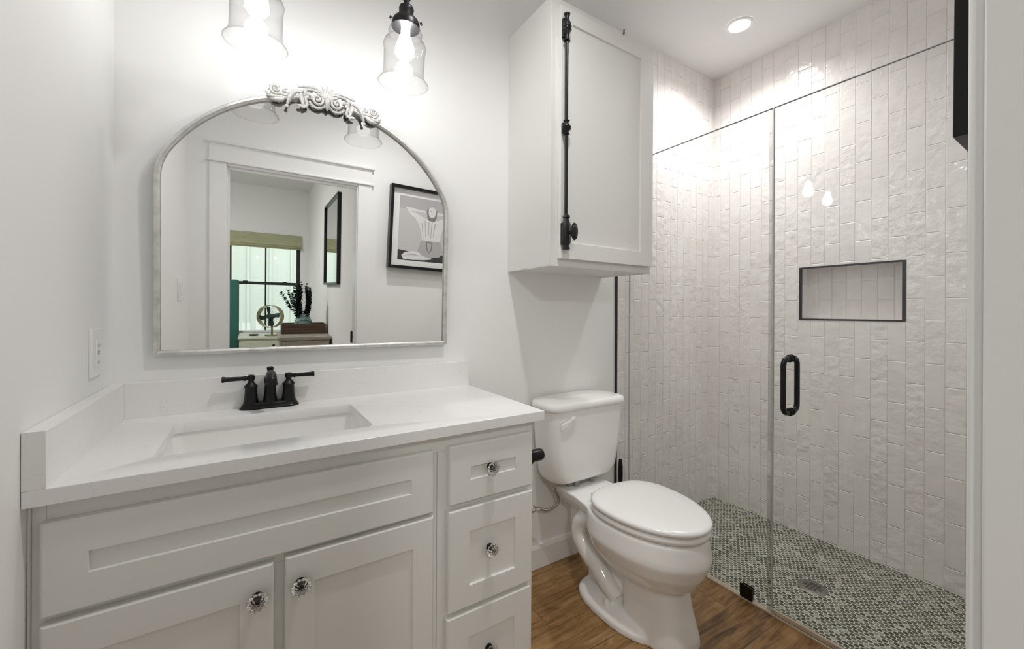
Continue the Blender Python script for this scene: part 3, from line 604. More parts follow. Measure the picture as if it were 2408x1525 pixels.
# ---------------------------------------------------------------- wall cabinet with cremone bolt
wc = empty('wall_cabinet', (1.6, -0.15, 1.391), 'white shaker wall cabinet with black cremone bolt hung above the toilet', 'wall cabinet'); pwc = P_(wc)
W0, W1, WZb, WZt, WF = 1.3101, 1.8964, 1.391, 2.446, -0.3111
bx = MB().box(W0, W1, WF, 0, WZb + 0.004, WZt)
pwc(bx, 'carcass', M['cab'], bevel=0.001)
pwc(MB().box(W0, W0 + 0.018, WF + 0.0, 0, WZb, WZb + 0.004).box(W1 - 0.018, W1, WF, 0, WZb, WZb + 0.004).box(W0 + 0.018, W1 - 0.018, WF, WF + 0.02, WZb, WZb + 0.004), 'bottom_lip', M['cab'], smooth=False)
dr = pwc(shaker(1.345, 1.8900, 1.4205, 2.4085, 1.4045, 1.8075, 1.4835, 2.3515, WF - 0.001, -0.331, 0.006, 0.0012), 'door', M['cab'], smooth=False)
RX, RY = 1.3585, -0.348
bo = pwc(MB().tube([(RX, RY, 1.5), (RX, RY, 2.34)], 0.0065, 16), 'cremone_bolt', M['iron'])
def guide(z0, z1, wide):
    b = MB(); n = 9; h = z1 - z0; pr = []
    for k in range(n):
        f = k / (n - 1); r = 0.0105 + (0.0055 if wide and abs(f - 0.45) < 0.2 else 0) + (0.0025 if k in (0, n - 1) else 0) - (0.002 if k in (1, n - 2) else 0); pr.append((r, z0 + h * f))
    b.lathe(pr, (RX, RY, 0), (0, 0, 1), 16)
    for f in (0.40, 0.52): b.lathe([(0.0165, z0 + h * f - 0.003), (0.0185, z0 + h * f), (0.0165, z0 + h * f + 0.003)], (RX, RY, 0), (0, 0, 1), 16)
    b.box(RX - 0.013, RX + 0.013, -0.3325, RY + 0.004, z0 + h * 0.15, z0 + h * 0.85)
    b.lathe([(0.0035, 0), (0.0035, 0.008)], (RX + 0.016, -0.333, z0 + h * 0.4), (0, -1, 0), 10); return b
pwc(guide(2.262, 2.366, True), 'guide', M['iron'], under=bo)
pwc(guide(1.900, 1.952, True), 'guide', M['iron'], under=bo)
g = MB().lathe([(0.0135, 1.452), (0.0145, 1.456), (0.0125, 1.466), (0.0125, 1.470), (0.0165, 1.478), (0.0175, 1.490), (0.0175, 1.540), (0.0165, 1.552), (0.0125, 1.562), (0.0115, 1.572), (0.0145, 1.577), (0.0135, 1.584), (0.008, 1.588)], (RX, RY - 0.002, 0), (0, 0, 1), 8)
g.box(RX - 0.0145, RX + 0.0145, -0.3325, RY + 0.006, 1.474, 1.556)
pwc(g, 'gear_case', M['iron'], under=bo, smooth=True, angle=25)
ky = RY - 0.016
pwc(MB().lathe([(0.008, 0.0), (0.007, 0.010), (0.0065, 0.018), (0.013, 0.0225), (0.030, 0.027), (0.0335, 0.0305), (0.032, 0.0335), (0.024, 0.0345), (0.022, 0.0365), (0.012, 0.0385), (0, 0.039)], (0, 0, 0), (0, -1, 0), 28).squash((0.50, 1, 1), (RX + 0.002, ky, 1.516)), 'knob', M['iron'], under=bo)
pwc(MB().lathe([(0.003, 0), (0.003, 0.02)], (1.71, WF - 0.005, WZt - 0.012), (0, 0, 1), 8), 'hinge_pin', M['iron'])

# ---------------------------------------------------------------- toilet
TXC = 1.648
to = empty('toilet', (TXC, -0.4, 0), 'white two-piece toilet with closed lid between vanity and shower glass', 'toilet'); pt = P_(to)
def egg(cx, ym, z, a, bf, bb_, n=48, pw=2.0, pb=2.6):
    L = []
    for i in range(n):
        t_ = 2 * PI * i / n; c_, s_ = math.cos(t_), math.sin(t_); p = pw if s_ < 0 else pb
        x = a * math.copysign(abs(c_) ** (2 / p), c_); y = (bf if s_ < 0 else bb_) * math.copysign(abs(s_) ** (2 / p), s_)
        L.append((cx + x, ym + y, z))
    return L
bm_ = MB()
# bowl
bm_.loops([egg(TXC, -0.50, 0.175, 0.055, 0.10, 0.10), egg(TXC, -0.50, 0.190, 0.095, 0.16, 0.16), egg(TXC, -0.49, 0.228, 0.138, 0.215, 0.19), egg(TXC, -0.48, 0.278, 0.172, 0.256, 0.20), egg(TXC, -0.475, 0.325, 0.190, 0.279, 0.20), egg(TXC, -0.472, 0.333, 0.1915, 0.282, 0.20), egg(TXC, -0.472, 0.345, 0.191, 0.281, 0.20), egg(TXC, -0.47, 0.402, 0.182, 0.272, 0.21), egg(TXC, -0.47, 0.409, 0.177, 0.266, 0.205)])
# rear deck carrying the tank
def deck(hwf, hwm, hwb, yf, yb, z): return [(TXC + x, y, z) for x, y in ((-hwf, yf), (-hwm, -0.21), (-hwb, yb), (hwb, yb), (hwm, -0.21), (hwf, yf))]
bm_.loops([deck(0.10, 0.085, 0.085, -0.40, -0.075, 0.335), deck(0.155, 0.118, 0.118, -0.42, -0.05, 0.375), deck(0.165, 0.125, 0.125, -0.42, -0.045, 0.409)])
bm_.box(TXC - 0.05, TXC + 0.05, -0.46, -0.10, 0.22, 0.36)
# front pedestal
bm_.loops([egg(TXC, -0.555, 0.0, 0.100, 0.150, 0.10, pw=3.4, pb=6), egg(TXC, -0.555, 0.03, 0.098, 0.148, 0.10, pw=3.4, pb=6), egg(TXC, -0.55, 0.12, 0.086, 0.130, 0.10, pw=3.2, pb=6), egg(TXC, -0.545, 0.195, 0.084, 0.122, 0.10, pw=3.0, pb=5), egg(TXC, -0.52, 0.26, 0.11, 0.15, 0.15)])
# foot flange
bm_.loops([egg(TXC, -0.42, 0.0, 0.152, 0.22, 0.22, pw=2.2, pb=3), egg(TXC, -0.42, 0.024, 0.151, 0.22, 0.22, pw=2.2, pb=3), egg(TXC, -0.42, 0.036, 0.138, 0.205, 0.205, pw=2.2, pb=3), egg(TXC, -0.42, 0.050, 0.085, 0.17, 0.16)])
bm_.box(TXC - 0.045, TXC + 0.045, -0.50, -0.22, 0.02, 0.30)
for s in (-1, 1):                                       # S shaped trapway on each flank
    pth = smoothpath([(TXC + s * 0.045, -0.40, 0.235), (TXC + s * 0.066, -0.345, 0.290), (TXC + s * 0.078, -0.285, 0.322), (TXC + s * 0.084, -0.228, 0.298), (TXC + s * 0.086, -0.215, 0.240), (TXC + s * 0.084, -0.255, 0.185), (TXC + s * 0.080, -0.315, 0.145), (TXC + s * 0.076, -0.365, 0.100), (TXC + s * 0.070, -0.420, 0.062)], 8)
    bm_.tube(pth, [0.040 - 0.010 * max(0, i - 44) / 20 for i in range(len(pth))], 20)
bowl = pt(bm_, 'bowl', M['porc'])
rm = bowl.modifiers.new('remesh', 'REMESH'); rm.mode = 'VOXEL'; rm.voxel_size = 0.0045
sm = bowl.modifiers.new('smooth', 'SMOOTH'); sm.factor = 0.5; sm.iterations = 9
apply_mods(bowl); bowl.data.polygons.foreach_set('use_smooth', [True] * len(bowl.data.polygons))
# tank
tk = MB(); TY = -0.018
def tl(hw, yf, z, r): return rrect(TXC - 0.006, (TY + yf) / 2, hw, (TY - yf) / 2, r, z, 8)
tk.loops([tl(0.120, -0.135, 0.437, 0.05), tl(0.165, -0.168, 0.441, 0.06), tl(0.186, -0.182, 0.456, 0.065), tl(0.198, -0.188, 0.485, 0.06), tl(0.211, -0.194, 0.60, 0.05), tl(0.222, -0.199, 0.775, 0.045)])
tank = pt(tk, 'tank', M['porc'], angle=60)
lid = MB(); lid.loops([tl(0.226, -0.203, 0.774, 0.05), tl(0.233, -0.209, 0.777, 0.055), tl(0.235, -0.211, 0.788, 0.055), tl(0.2335, -0.2095, 0.799, 0.055), tl(0.227, -0.204, 0.8075, 0.052), tl(0.210, -0.19, 0.8115, 0.045), tl(0.12, -0.14, 0.8135, 0.03)])
pt(lid, 'tank_lid', M['porc'], angle=60)
lv = MB().lathe([(0.010, 0), (0.010, 0.008), (0.007, 0.012)], (TXC - 0.120, -0.1975, 0.742), (0, -1, 0), 20)
lv.loops([[(TXC - 0.112 - 0.082 * f, -0.2085 - 0.006 * math.sin(PI * f) + yy, 0.747 - 0.030 * f - 0.006 * f * f + zz) for yy, zz in ((-0.0045, -h_), (0.0045, -h_), (0.0045, h_), (-0.0045, h_))] for f, h_ in ((0, 0.006), (0.25, 0.0075), (0.55, 0.010), (0.85, 0.0135), (1.0, 0.011))])
pt(lv, 'flush_lever', M['plastic'], bevel=0.002)
SXC = TXC + 0.005
pt(MB().loops([egg(SXC, -0.47, 0.4115, 0.176, 0.264, 0.165), egg(SXC, -0.47, 0.414, 0.186, 0.274, 0.17), egg(SXC, -0.47, 0.425, 0.189, 0.278, 0.172), egg(SXC, -0.47, 0.434, 0.186, 0.274, 0.17), egg(SXC, -0.47, 0.4365, 0.178, 0.266, 0.165)]), 'seat', M['seat'], angle=180)
pt(MB().loops([egg(SXC, -0.47, 0.4400, 0.178, 0.266, 0.165), egg(SXC, -0.47, 0.4420, 0.189, 0.277, 0.17), egg(SXC, -0.47, 0.4510, 0.192, 0.281, 0.173), egg(SXC, -0.47, 0.4590, 0.189, 0.277, 0.17), egg(SXC, -0.47, 0.4625, 0.178, 0.264, 0.162), egg(SXC, -0.47, 0.4645, 0.12, 0.18, 0.11), egg(SXC, -0.47, 0.4650, 0.04, 0.06, 0.04)]), 'seat_lid', M['seat'], angle=180)
for s in (-1, 1): pt(MB().box(TXC + s * 0.078 - 0.016, TXC + s * 0.078 + 0.016, -0.316, -0.284, 0.408, 0.444), 'hinge', M['seat'], bevel=0.006, seg=3)
for s in (-1, 1): pt(MB().lathe([(0.015, 0), (0.015, 0.016), (0.012, 0.028), (0.006, 0.034), (0, 0.035)], (TXC + s * 0.112, -0.40, 0.028)), 'bolt_cap', M['plastic'])
pt(MB().box(TXC - 0.085, TXC + 0.075, -0.135, -0.07, 0.405, 0.442).box(TXC - 0.06, TXC - 0.035, -0.15, -0.13, 0.409, 0.43).box(TXC + 0.04, TXC + 0.065, -0.15, -0.13, 0.409, 0.43), 'tank_gasket', M['rubber'], bevel=0.004)
# water supply
sv = empty('water_supply_valve', (1.402, -0.06, 0.315), 'chrome stop valve with braided hose on the wall beside the vanity', 'water valve'); ps = P_(sv)
ps(MB().lathe([(0.024, 0), (0.022, 0.005), (0.008, 0.009), (0.0075, 0.05)], (1.402, 0, 0.318), (0, -1, 0)).lathe([(0.011, -0.016), (0.011, 0.022)], (1.402, -0.062, 0.318), (1, 0, 0)).lathe([(0.0085, 0), (0.0085, 0.03)], (1.418, -0.062, 0.318), (1, -0.2, -0.1), 6), 'valve_body', M['chrome'], smooth=False)
ps(MB().lathe([(0.006, 0), (0.006, 0.018), (0.016, 0.020), (0.016, 0.030), (0.008, 0.034)], (1.396, -0.066, 0.325), (-0.15, -0.9, 0.3), 8), 'valve_handle', M['chrome'], smooth=False)
ps(MB().tube(smoothpath([(1.440, -0.066, 0.316), (1.478, -0.085, 0.306), (1.520, -0.10, 0.325), (1.530, -0.10, 0.350), (1.512, -0.10, 0.390), (1.504, -0.10, 0.424)], 8), 0.0062, 12), 'hose', M['hose'])
ps(MB().lathe([(0.009, 0.405), (0.015, 0.411), (0.016, 0.432), (0.012, 0.437)], (1.504, -0.10, 0), (0, 0, 1), 8), 'coupling_nut', M['chrome'], smooth=False)
# toilet brush in its canister
tb = empty('toilet_brush', (1.955, -0.085, 0), 'black toilet brush standing in the corner behind the toilet by the glass', 'toilet brush'); ptb = P_(tb)
ptb(MB().lathe([(0.040, 0), (0.042, 0.004), (0.042, 0.20), (0.038, 0.205), (0.014, 0.21)], (1.955, -0.085, 0)), 'canister', M['black'])
ptb(MB().lathe([(0.006, 0.20), (0.006, 0.30), (0.0095, 0.315), (0.012, 0.36), (0.0115, 0.41), (0.009, 0.442), (0.006, 0.447), (0, 0.448)], (1.957, -0.082, 0)), 'handle', M['black'])
# paper holder on the vanity side
tp = empty('toilet_paper_holder', (1.078, -0.50, 0.752), 'black toilet paper holder post on the right side of the vanity', 'toilet paper holder'); ptp = P_(tp)
ptp(MB().lathe([(0.026, 0), (0.026, 0.006), (0.019, 0.008), (0.0195, 0.046), (0.017, 0.054), (0.010, 0.057), (0, 0.0575)], (1.077, -0.502, 0.7475), (1, 0, 0)), 'post', M['black'])
ptp(MB().tube([(1.112, -0.49, 0.7475), (1.112, -0.36, 0.7475)], 0.008).lathe([(0.019, 0), (0.019, 0.006)], (1.112, -0.36, 0.7475), (0, 1, 0)), 'roll_bar', M['black'])

# ---------------------------------------------------------------- shower
GT = 0.005
fp = empty('shower_glass_panel', (XG, -0.37, 0), 'fixed clear glass shower panel beside the toilet, next to the back wall', 'glass panel'); pfp = P_(fp)
YS = -0.7455
pfp(MB().box(XG - GT, XG + GT, YS, -0.0075, 0.010, 2.0365), 'pane', M['glass'], smooth=False)
eg = MB().box(XG - GT, XG + GT, YS + 0.0005, -0.008, 2.0365, 2.0385).box(XG - GT, XG + GT, -0.0078, -0.0062, 0.010, 2.0365)
pfp(eg, 'pane_edge', M['edge'], smooth=False)
pfp(MB().box(XG - 0.009, XG - 0.0052, YS - 0.002, YS + 0.010, 0.012, 2.036).box(XG - 0.0052, XG + 0.004, YS - 0.0035, YS - 0.0005, 0.012, 2.036), 'seal_strip', M['seal'], bevel=0.001)
pfp(MB().box(XG - 0.013, XG - 0.0051, -0.679, -0.629, 0.0075, 0.062).box(XG + 0.0051, XG + 0.0065, -0.676, -0.632, 0.0075, 0.060), 'clamp', M['black'], bevel=0.002)
sdr = empty('shower_glass_door', (XG, -1.1, 0), 'hinged clear glass shower door with black pull, right of the fixed panel', 'glass door'); psd = P_(sdr)
YD0, YD1 = -1.43, -0.752
psd(MB().box(XG - GT, XG + GT, YD0, YD1, 0.022, 2.0365), 'pane', M['glass'], smooth=False)
psd(MB().box(XG - GT, XG + GT, YD0, YD1, 2.0365, 2.0385).box(XG - GT, XG + GT, YD1, YD1 + 0.0012, 0.022, 2.0365), 'pane_edge', M['edge'], smooth=False)
psd(MB().box(XG - 0.0075, XG + 0.0075, YD0, YD1, 0.012, 0.022).box(XG - 0.010, XG - 0.0075, YD0, YD1, 0.010, 0.026), 'door_sweep', M['thresh'], bevel=0.001)
hd = MB(); hy, ha, hb_ = -0.8135, 0.8255, 1.0345
for s in (-1, 1):
    x0, x1, r = XG + s * 0.006, XG + s * 0.056, 0.028
    pth = [(x0, hy, ha), (x1 - s * r, hy, ha)] + [(x1 - s * r + s * r * math.sin(a), hy, ha + r - r * math.cos(a)) for a in [PI / 2 * k / 8 for k in range(1, 9)]]
    pth += [(x1 - s * r + s * r * math.cos(a), hy, hb_ - r + r * math.sin(a)) for a in [PI / 2 * k / 8 for k in range(0, 9)]] + [(x0, hy, hb_)]
    hd.tube(pth, 0.0098, 18)
    for zz in (ha, hb_): hd.lathe([(0.015, 0), (0.015, 0.006), (0.0115, 0.008)], (XG + s * GT, hy, zz), (s, 0, 0), 24)
psd(hd, 'pull_handle', M['black'], angle=60)
for zz in (0.30, 1.75): psd(MB().box(XG - 0.014, XG + 0.014, YD0 - 0.006, YD0 + 0.05, zz, zz + 0.09).box(XG - 0.045, XG + 0.045, YF, YF + 0.008, zz, zz + 0.09).box(XG - 0.014, XG + 0.014, YF + 0.008, YD0 - 0.006, zz + 0.01, zz + 0.08), 'hinge', M['black'], bevel=0.002)
# drain
sdn = empty('shower_drain', (2.433, -0.766, -0.002), 'round brushed metal shower drain set in the penny tile floor', 'drain'); pdn = P_(sdn)
pdn(MB().lathe([(0.055, -0.006), (0.055, 0.0008), (0.053, 0.0018), (0.0, 0.0022)], (2.433, -0.766, -0.002), (0, 0, 1), 40), 'strainer', M['steel'])
sl = MB()
for i in range(-3, 4):
    for j in range(-2, 3):
        if abs(i) * 0.0085 + abs(j) * 0.014 > 0.040: continue
        sl.box(2.433 + i * 0.0095 - 0.0024, 2.433 + i * 0.0095 + 0.0024, -0.766 + j * 0.0145 - 0.0055, -0.766 + j * 0.0145 + 0.0055, -0.001, 0.00055)
pdn(sl, 'slots', M['slot'], smooth=False)
# recessed light
def downlight(x, y, watts, label):
    r_ = empty('recessed_downlight', (x, y, H), label, 'ceiling light', 'recessed downlights in the bathroom ceiling'); q_ = P_(r_)
    q_(MB().lathe([(0.049, -0.004), (0.052, -0.007), (0.062, -0.006), (0.067, -0.0005)], (x, y, H), (0, 0, 1), 40, cap0=False, cap1=False), 'trim_ring', M['trim'])
    q_(MB().lathe([(0.049, -0.0045), (0.049, -0.0035)], (x, y, H), (0, 0, 1), 40), 'lens', M['can'], smooth=False)
    ld = bpy.data.lights.new('downlight_lamp', 'SPOT'); ld.energy = watts; ld.spot_size = math.radians(150); ld.spot_blend = 1.0
    ld.shadow_soft_size = 0.045; ld.color = (1.0, 0.99, 0.98)
    lo = bpy.data.objects.new('lamp', ld); COL.objects.link(lo); lo.parent = r_; lo.location = (0, 0, -0.012)
downlight(2.515, -0.384, CAN_W, 'lit round recessed downlight in the ceiling over the shower')
downlight(1.05, -0.85, FILL_W, 'added fill downlight in the ceiling over the middle of the bathroom, out of view')  # extra lamp added out of view to lift the room's brightness

# ---------------------------------------------------------------- wall plates
ot = empty('outlet_plate', (0, -0.167, 1.105), 'white single wall outlet plate above the side splash', 'outlet'); po = P_(ot)
po(MB().box(0, 0.006, -0.208, -0.126, 1.0455, 1.1645), 'cover_plate', M['plastic'], bevel=0.002)
po(MB().box(0.006, 0.0085, -0.184, -0.150, 1.071, 1.139), 'receptacle', M['plastic'], bevel=0.0008)
q = MB()
for zz in (1.122, 1.081):
    for dy in (-0.006, 0.006): q.box(0.0083, 0.0088, -0.167 + dy - 0.001, -0.167 + dy + 0.001, zz - 0.004, zz + 0.004)
q.box(0.0083, 0.0092, -0.172, -0.162, 1.100, 1.104).box(0.0083, 0.0092, -0.172, -0.162, 1.106, 1.110)
po(q, 'slots', M['hose'], smooth=False)
sw = empty('light_switch', (0, -1.175, 1.26), 'white double rocker light switch plate on the left wall near the door', 'light switch'); psw = P_(sw)
psw(MB().box(0, 0.006, -1.235, -1.115, 1.2, 1.32), 'cover_plate', M['plastic'], bevel=0.002)
for yy in (-1.198, -1.152):
    psw(MB().prism([(0.006, -0.033), (0.0075, -0.033), (0.0125, 0.033), (0.006, 0.033)], (0, yy - 0.0165, 1.26), (1, 0, 0), (0, 0, 1), (0, 1, 0), 0.033), 'rocker', M['plastic'], bevel=0.0008)

# ---------------------------------------------------------------- framed print on the door wall
TF = 0.0603
PXC = 1.4665
pic = empty('framed_print', (PXC, YF, 1.745), 'black framed black and white print of a seated figure on the door wall', 'framed picture')
pic.rotation_euler = (0, math.radians(1.6), 0)
def pbuild(mb, name, m, **k): return mb.build(name, m, pic, **k)
FWd, FHt = 0.3195, 0.299
def frame_ring(a, b, y): return [(-a, y, -b), (a, y, -b), (a, y, b), (-a, y, b)]
pbuild(MB().loops([frame_ring(FWd, FHt, 0.001), frame_ring(FWd, FHt, TF), frame_ring(FWd - 0.020, FHt - 0.020, TF), frame_ring(FWd - 0.020, FHt - 0.020, 0.030)], cap1=False), 'frame', M['black'], smooth=False, bevel=0.001)
pbuild(MB().box(-FWd + 0.019, FWd - 0.019, 0.026, 0.030, -FHt + 0.019, FHt - 0.019), 'mount', M['mat'], smooth=False)
sheet = MB(); sheet.box(-0.2495, 0.2495, 0.030, 0.0305, -0.236, 0.232); sheet_m = [M['photo_l']]
def flat(poly, m, lvl, nm):
    if m not in sheet_m: sheet_m.append(m)
    n0 = len(sheet.bm.faces)
    sheet.prism([(x - PXC, z - 1.745) for x, z in poly], (0, 0.0305 + 0.0002 * lvl, 0), (1, 0, 0), (0, 0, 1), (0, 1, 0), 0.0002)
    sheet.bm.faces.ensure_lookup_table()
    for f_ in sheet.bm.faces[n0:]: f_.material_index = sheet_m.index(m)
flat([(1.217, 1.51), (1.716, 1.51), (1.716, 1.862), (1.217, 1.885)], M['photo_f'], 0, 'printed_wall')
flat([(1.217, 1.51), (1.716, 1.51), (1.716, 1.578), (1.533, 1.572), (1.45, 1.565), (1.30, 1.575), (1.217, 1.585)], M['photo_d'], 1, 'printed_rug')
flat([(1.245, 1.545), (1.27, 1.568), (1.33, 1.582), (1.375, 1.578), (1.41, 1.555), (1.47, 1.548), (1.478, 1.532), (1.42, 1.522), (1.33, 1.516), (1.26, 1.518)], M['photo_w'], 2, 'printed_legs')
flat([(1.365, 1.585), (1.385, 1.655), (1.40, 1.672), (1.535, 1.672), (1.55, 1.65), (1.568, 1.585), (1.535, 1.552), (1.44, 1.545), (1.40, 1.555)], M['photo_s'], 3, 'printed_tunic_skirt')
flat([(1.325, 1.845), (1.335, 1.865), (1.37, 1.852), (1.42, 1.83), (1.47, 1.835), (1.515, 1.83), (1.560, 1.852), (1.592, 1.863), (1.606, 1.842), (1.565, 1.78), (1.545, 1.73), (1.535, 1.67), (1.395, 1.67), (1.385, 1.73), (1.365, 1.785)], M['photo_w'], 4, 'printed_tunic')
flat([(1.262, 1.896), (1.272, 1.902), (1.345, 1.893), (1.415, 1.888), (1.415, 1.872), (1.35, 1.876), (1.30, 1.872), (1.335, 1.862), (1.325, 1.828), (1.30, 1.848)], M['photo_w'], 5, 'printed_arm')
flat([(1.500, 1.890), (1.580, 1.892), (1.668, 1.900), (1.676, 1.894), (1.625, 1.846), (1.598, 1.830), (1.590, 1.860), (1.622, 1.872), (1.575, 1.874), (1.502, 1.872)], M['photo_w'], 5, 'printed_arm')
flat([(1.43 + 0.040 * math.cos(a) + 0.035, 1.885 + 0.060 * math.sin(a)) for a in [2 * PI * k / 24 for k in range(24)]], M['photo_s'], 6, 'printed_headscarf')
flat([(1.425, 1.90), (1.43, 1.84), (1.445, 1.82), (1.49, 1.82), (1.502, 1.845), (1.506, 1.90)], M['photo_m'], 7, 'printed_collar')
flat([(1.466 + 0.029 * math.cos(a), 1.885 + 0.042 * math.sin(a)) for a in [2 * PI * k / 24 for k in range(24)]], M['photo_w'], 8, 'printed_face')
flat([(1.449, 1.893), (1.456, 1.896), (1.462, 1.892), (1.456, 1.890)], M['photo_m'], 9, 'printed_eye'); flat([(1.470, 1.892), (1.476, 1.896), (1.483, 1.893), (1.476, 1.890)], M['photo_m'], 9, 'printed_eye')
for x_, z0_, z1_, dx_ in ((1.385, 1.80, 1.68, 0.018), (1.41, 1.825, 1.70, 0.010), (1.44, 1.82, 1.71, 0.004), (1.465, 1.82, 1.69, -0.004), (1.49, 1.81, 1.70, -0.010)):
    flat([(x_, z0_), (x_ + 0.007, z0_ - 0.01), (x_ + dx_ + 0.004, z1_), (x_ + dx_, z1_)], M['photo_s'], 6, 'printed_fold')
flat([(1.27, 1.545), (1.33, 1.56), (1.39, 1.55), (1.33, 1.553)], M['photo_s'], 6, 'printed_fold')
flat([(1.460, 1.862), (1.466, 1.8645), (1.472, 1.862), (1.466, 1.8595)], M['photo_d'], 9, 'printed_mouth')
flat([(1.425, 1.66), (1.44, 1.663), (1.48, 1.655), (1.476, 1.60), (1.452, 1.575), (1.436, 1.60)], M['photo_m'], 5, 'printed_sash')
flat([(1.436, 1.655), (1.47, 1.65), (1.468, 1.605), (1.452, 1.583), (1.443, 1.605)], M['photo_s'], 6, 'printed_sash_centre')

art = pbuild(sheet, 'print', M['photo_l'], smooth=False)
for m in sheet_m[1:]: art.data.materials.append(m)

# ---------------------------------------------------------------- bedroom furniture (seen in the mirror)
drs = empty('dresser', (0.77, -3.32, 0), 'weathered grey wood dresser along the right bedroom wall', 'dresser'); pdr = P_(drs)
pdr(MB().box(0.535, 0.985, -3.545, -3.07, 0.08, 0.76), 'carcass', M['dwood'], bevel=0.003)
pdr(MB().box(0.52, 1.0, -3.56, -3.05, 0.76, 0.7915), 'top', M['dwood'], bevel=0.003)
for z0, z1 in ((0.10, 0.31), (0.32, 0.53), (0.54, 0.75)):
    dd = pdr(MB().box(0.55, 0.97, -3.071, -3.055, z0, z1), 'drawer', M['dwood'], bevel=0.002)
    pdr(MB().lathe([(0.006, 0), (0.006, 0.012), (0.014, 0.016), (0.012, 0.024), (0, 0.025)], (0.76, -3.055, (z0 + z1) / 2), (0, 1, 0)), 'knob', M['black'], under=dd)
for x in (0.56, 0.96):
    for y in (-3.53, -3.09): pdr(MB().box(x - 0.02, x + 0.02, y - 0.02, y + 0.02, 0, 0.08), 'leg', M['dwood'])
# tray with woven sides
tr = empty('woven_tray', (0.772, -3.46, 0.7917), 'dark woven tray with wooden rim on the dresser', 'tray'); ptr = P_(tr)
T0, T1, TYb, TYf, TZ0, TZ1 = 0.557, 0.985, -3.548, -3.36, 0.7917, 0.900
ptr(MB().box(T0, T1, TYb, TYf, TZ0, TZ0 + 0.008), 'bottom', M['traywood'], smooth=False)
ptr(MB().box(T0 + 0.012, T1 - 0.012, TYf - 0.010, TYf - 0.003, TZ0 + 0.02, TZ1 - 0.012).box(T0 + 0.012, T1 - 0.012, TYb + 0.003, TYb + 0.01, TZ0 + 0.02, TZ1 - 0.012).box(T0 + 0.003, T0 + 0.01, TYb + 0.01, TYf - 0.01, TZ0 + 0.008, TZ1 - 0.012).box(T1 - 0.01, T1 - 0.003, TYb + 0.01, TYf - 0.01, TZ0 + 0.008, TZ1 - 0.012), 'woven_side', M['woven'], smooth=False)
rmm = MB()
for a, b in ((TYf - 0.012, TYf), (TYb, TYb + 0.012)): rmm.box(T0, T1, a, b, TZ1 - 0.014, TZ1).box(T0, T0 + 0.016, a, b, TZ0 + 0.008, TZ1 - 0.014).box(T1 - 0.016, T1, a, b, TZ0 + 0.008, TZ1 - 0.014).box(T0 + 0.016, T1 - 0.016, a, b, TZ0 + 0.008, TZ0 + 0.02)
rmm.box(T0, T0 + 0.012, TYb + 0.012, TYf - 0.012, TZ1 - 0.014, TZ1).box(T1 - 0.012, T1, TYb + 0.012, TYf - 0.012, TZ1 - 0.014, TZ1)
ptr(rmm, 'rim', M['traywood'], bevel=0.0015)
ptr(MB().tube([(0.772 - 0.07 * math.cos(a), TYf - 0.006, TZ1 - 0.004 + 0.042 * math.sin(a)) for a in [PI * k / 16 for k in range(17)]], 0.0028, 8), 'handle', M['black'])
# vase with eucalyptus
vs = empty('vase', (0.77, -3.455, 0.7998), 'aqua diamond cut glass vase of dark eucalyptus in the woven tray', 'vase'); pvs = P_(vs)
pvs(MB().lathe([(0.050, 0), (0.062, 0.006), (0.088, 0.05), (0.092, 0.09), (0.084, 0.13), (0.062, 0.165), (0.046, 0.185), (0.046, 0.198), (0.050, 0.205)], (0.77, -3.455, 0.7998), (0, 0, 1), 40, cap1=False, lobes=20, lobe=0.012), 'bowl', M['aqua'], smooth=True)
rnd = random.Random(4)
for k in range(24):
    a = 2 * PI * k / 24 + rnd.uniform(-0.2, 0.2); lean = rnd.uniform(0.25, 1.0)
    tx = -0.155 * lean if math.cos(a) < 0 else 0.085 * lean
    top = Vector((0.77 + tx * abs(math.cos(a)) ** 0.6, -3.455 + 0.085 * math.sin(a) * lean, 1.36 - 0.10 * lean ** 2 - rnd.uniform(0, 0.08)))
    if k == 12: top = Vector((0.555, -3.43, 1.225))
    b0 = Vector((0.77 + 0.02 * math.cos(a), -3.455 + 0.02 * math.sin(a), 0.90)); md_ = (b0 + top) / 2 + Vector((-0.02 * (1 if tx < 0 else -1), 0, 0.03))
    pth = smoothpath([b0, md_, top], 10); st_ = MB().tube(pth, 0.0016, 6)
    sm_ = pvs(st_, 'stem', M['leaf'])
    lf = MB(); NL = len(pth)
    for i in range(3, NL):
        p = pth[i]; tg = (pth[min(i + 1, NL - 1)] - pth[i - 1]).normalized()
        for j in range(4):
            n_ = tg.orthogonal().normalized(); n_ = Matrix.Rotation(j * PI / 2 + i * 0.9, 3, tg) @ n_; dl = (n_ * 0.9 + tg * 0.5).normalized(); dl = (dl + Vector((rnd.uniform(-.5, .5), rnd.uniform(-.5, .5), rnd.uniform(-.5, .5)))).normalized(); sz = rnd.uniform(0.009, 0.017) * (1.1 - 0.35 * i / NL)
            c_ = p + dl * sz * 1.1; sd_ = dl.cross(tg).normalized(); nm_ = dl.cross(sd_)
            lf.loops([[c_ + (dl * math.cos(t_) + sd_ * math.sin(t_)) * sz + nm_ * h_ for t_ in [2 * PI * q_ / 8 for q_ in range(8)]] for h_ in (0, 0.0006)])
    pvs(lf, 'leaves', M['leaf'], under=sm_, smooth=False)
